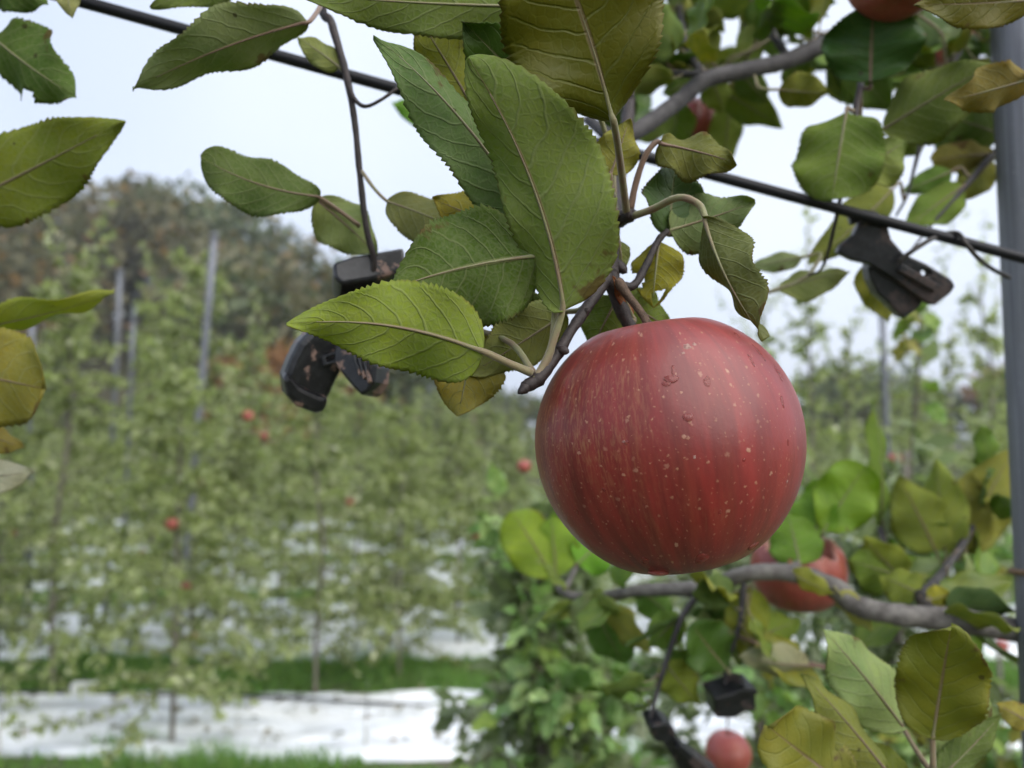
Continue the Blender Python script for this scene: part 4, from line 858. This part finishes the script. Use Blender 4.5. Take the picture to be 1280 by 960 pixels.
# left clip on the hanging twig
c2 = empty('training_clip', P(430, 410, .365)); tag(c2, 'dirt stained black plastic clip with curved jaw, on the thin hanging twig', 'clip')
clip_part('top_block', [(416, 345), (438, 333), (500, 313), (506, 345), (462, 362), (428, 372), (419, 364)], [], 450, 345, .362, .022, 0, PLD, c2, .0016, (-18, 14))
clip_part('arm', [(440, 350), (486, 335), (484, 400), (470, 440), (440, 440), (420, 420), (424, 385)], [], 450, 390, .372, .010, 0, PLD, c2, .0014, (0, 10))
def arc_plate(pts_in, pts_out, cx, cy, d, th): return clip_part
clip_part('jaw', [(386, 412), (408, 404), (432, 408), (438, 430), (428, 452), (416, 474), (404, 498), (399, 512), (388, 513), (366, 502), (355, 488), (353, 466), (362, 444), (372, 426)], [], 398, 460, .362, .018, 0, PLD, c2, .0030, (6, 24))
clip_part('jaw_lip', [(353, 466), (356, 462), (372, 478), (392, 490), (406, 494), (399, 512), (388, 513), (366, 502), (355, 488)], [], 398, 460, .356, .010, .004, PLD, c2, .0022, (10, 24))
clip_part('housing', [(430, 420), (447, 424), (482, 458), (480, 480), (472, 492), (463, 497), (446, 480), (424, 456), (426, 436)], [], 452, 458, .352, .016, 0, PLD, c2, .0014, (-6, -16))
for k in range(3): clip_part('rib', [(452+k*8, 446+k*6), (455+k*8, 444+k*6), (466+k*6, 470+k*5), (463+k*6, 473+k*5)], [], 452, 458, .352, .0035, .0088, PLD, c2, .0004, (-6, -16))
clip_part('loop', [(402, 446), (430, 436), (433, 450), (405, 458)], [[(408, 448), (426, 441), (428, 447), (410, 453)]], 418, 448, .350, .003, 0, PLC, c2, .0004)
# two clips low on the lower limb's twigs
c3 = empty('training_clip', P(912, 872, .57)); tag(c3, 'small black plastic clip block on the twig above the lowest pink apple', 'clip')
clip_part('block', [(884, 862), (905, 858), (925, 852), (938, 856), (940, 884), (926, 882), (912, 890), (888, 888)], [], 912, 872, .565, .020, 0, PLC, c3, .0016, (6, 8))
clip_part('lid', [(883, 860), (903, 856), (922, 849), (939, 853), (938, 860), (922, 857), (905, 864), (886, 868)], [], 912, 872, .560, .024, 0, PLC, c3, .0010, (6, 8))
c4 = empty('training_clip', P(845, 925, .57)); tag(c4, 'long black plastic clip with jointed arm at the thin twig end', 'clip')
clip_part('head', [(806, 896), (824, 892), (838, 902), (840, 912), (828, 922), (812, 916)], [], 822, 906, .562, .020, 0, PLC, c4, .0016, (10, 10))
clip_part('arm', [(822, 914), (836, 906), (850, 926), (872, 944), (900, 968), (892, 990), (864, 984), (846, 956)], [], 850, 935, .565, .014, 0, PLC, c4, .0016, (10, 10))
clip_part('rib', [(840, 926), (846, 922), (880, 956), (900, 976), (894, 982), (866, 960)], [], 850, 935, .556, .006, .004, PLC, c4, .0008, (10, 10))

# other apples
apple(P(868, 156, .70), 33/F*.70, (.1, 0, 1), 'dark red apple half hidden behind the grey limb above the wire', APSKIN, 1, P(850, 128, .52))
apple(P(1122, -36, .43), 60/F*.43, (.1, .1, 1), 'pinkish orange apple hanging above the dark round leaf by the post', APFAR, 1, P(1105, -110, .50))
apple(P(1192, 60, .85), 26/F*.85, (.1, .1, 1), 'small red apple tucked behind the long pale striped leaf', APFAR, 1, P(1195, 20, .86))
apple(P(910, 942, .80), 29/F*.80, (0, 0, 1), 'small pink apple hanging below the black clip block', APFAR, 1)
# bird-pecked apple behind the lower limb: a bowl of skin with a jagged rim and hollow flesh
pc2 = P(998, 712, .625); pr = 58/F*.625; er = empty('apple', pc2); tag(er, 'pecked open red apple with jagged rim behind the pale lower limb', 'apple')
nseg = 48; V = []; Vi = []
for j in range(nseg):
    an = 2*math.pi*j/nseg; rim = .40+.22*max(0, math.cos(an-.25))**3+.08*math.sin(an*7)+.09*math.sin(an*15+1)+.05*math.sin(an*23)+.25*max(0, math.cos(an-3.1))**4
    for i in range(17):
        t0 = math.acos(max(-1, min(1, rim))); t = math.pi-(math.pi-t0)*i/16; s = math.sin(t); c = math.cos(t); V.append((pr*s**.9*math.cos(an), pr*s**.9*math.sin(an), pr*.92*c+pr*.15*math.exp(-(s/.3)**2)*(c < 0)))
        Vi.append((pr*.84*s**.9*math.cos(an)*(1-.0*i), pr*.84*s**.9*math.sin(an), pr*.92*c*(.5 if c < 0 else 1.0)+.0005*math.sin(j*5+i*3)))
fo = [(j*17+i, ((j+1) % nseg)*17+i, ((j+1) % nseg)*17+i+1, j*17+i+1) for j in range(nseg) for i in range(16)]
obj('skin', mesh_from(V, fo, 'skin', APFAR), er, Matrix.Translation(pc2))
N_ = len(V); rimf = [(j*17+16, ((j+1) % nseg)*17+16, ((j+1) % nseg)*17+16+N_, j*17+16+N_) for j in range(nseg)]
obj('flesh', mesh_from(V+Vi, [tuple(reversed([i+N_ for i in f])) for f in fo]+rimf, 'flesh', FLESH), er, Matrix.Translation(pc2))
tube('core', [pc2+Vector((0, 0, -pr*.4)), pc2+Vector((0, 0, pr*.5)), pc2+Vector((0, 0, pr*.9)), P(985, 716, .56)], [pr*.22, pr*.15, .0018, .0014], ROT, er, 8, 4, .2)
# small far apples among the orchard leaves
far = [(602, 668, 2.3, 1.0), (655, 896, 2.0, .8), (1210, 712, 1.9, .9), (1093, 748, 2.0, .6), (1252, 808, 2.4, .7), (1240, 690, 2.2, .7), (1118, 575, 2.1, .7), (770, 892, 2.3, .6), (1265, 692, 2.0, .8), (655, 583, 2.4, .8)]
for px, py, d, s in far: apple(P(px, py, d), .023*s+.004, (R.uniform(-.2, .2), R.uniform(-.2, .2), 1), 'small red apple hanging in the neighbouring bushy tree', APFAR, 1, None, 'apples in the neighbouring trees')
far2 = [(177, 690), (232, 733), (240, 797), (272, 672), (437, 628), (15, 665), (310, 520), (330, 545), (248, 605), (215, 655)]
for px, py in far2: apple(P(px, py, R.uniform(4.2, 6.2)), R.uniform(.028, .038), (R.uniform(-.3, .3), R.uniform(-.3, .3), 1), 'tiny orange red apple hanging among the distant orchard leaves', APFAR, 1, None, 'apples in the distant orchard')

# ------------------------------------------------------------------ thin autumn mist
hm = bpy.data.materials.new('mist'); hm.use_nodes = True; hm.node_tree.nodes.clear(); ho = hm.node_tree.nodes.new('ShaderNodeOutputMaterial'); pv = hm.node_tree.nodes.new('ShaderNodeVolumePrincipled')
pv.inputs['Color'].default_value = (.93, .95, .98, 1); pv.inputs['Density'].default_value = .0017; pv.inputs['Anisotropy'].default_value = .2; hm.node_tree.links.new(pv.outputs[0], ho.inputs['Volume'])
bm = bmesh.new(); bmesh.ops.create_cube(bm, size=1); tag(obj('haze', bm_mesh(bm, 'haze', hm), None, Matrix.Translation((0, 300, 11.5)) @ Matrix.Diagonal((1300, 1300, 25, 1))), kind='stuff')
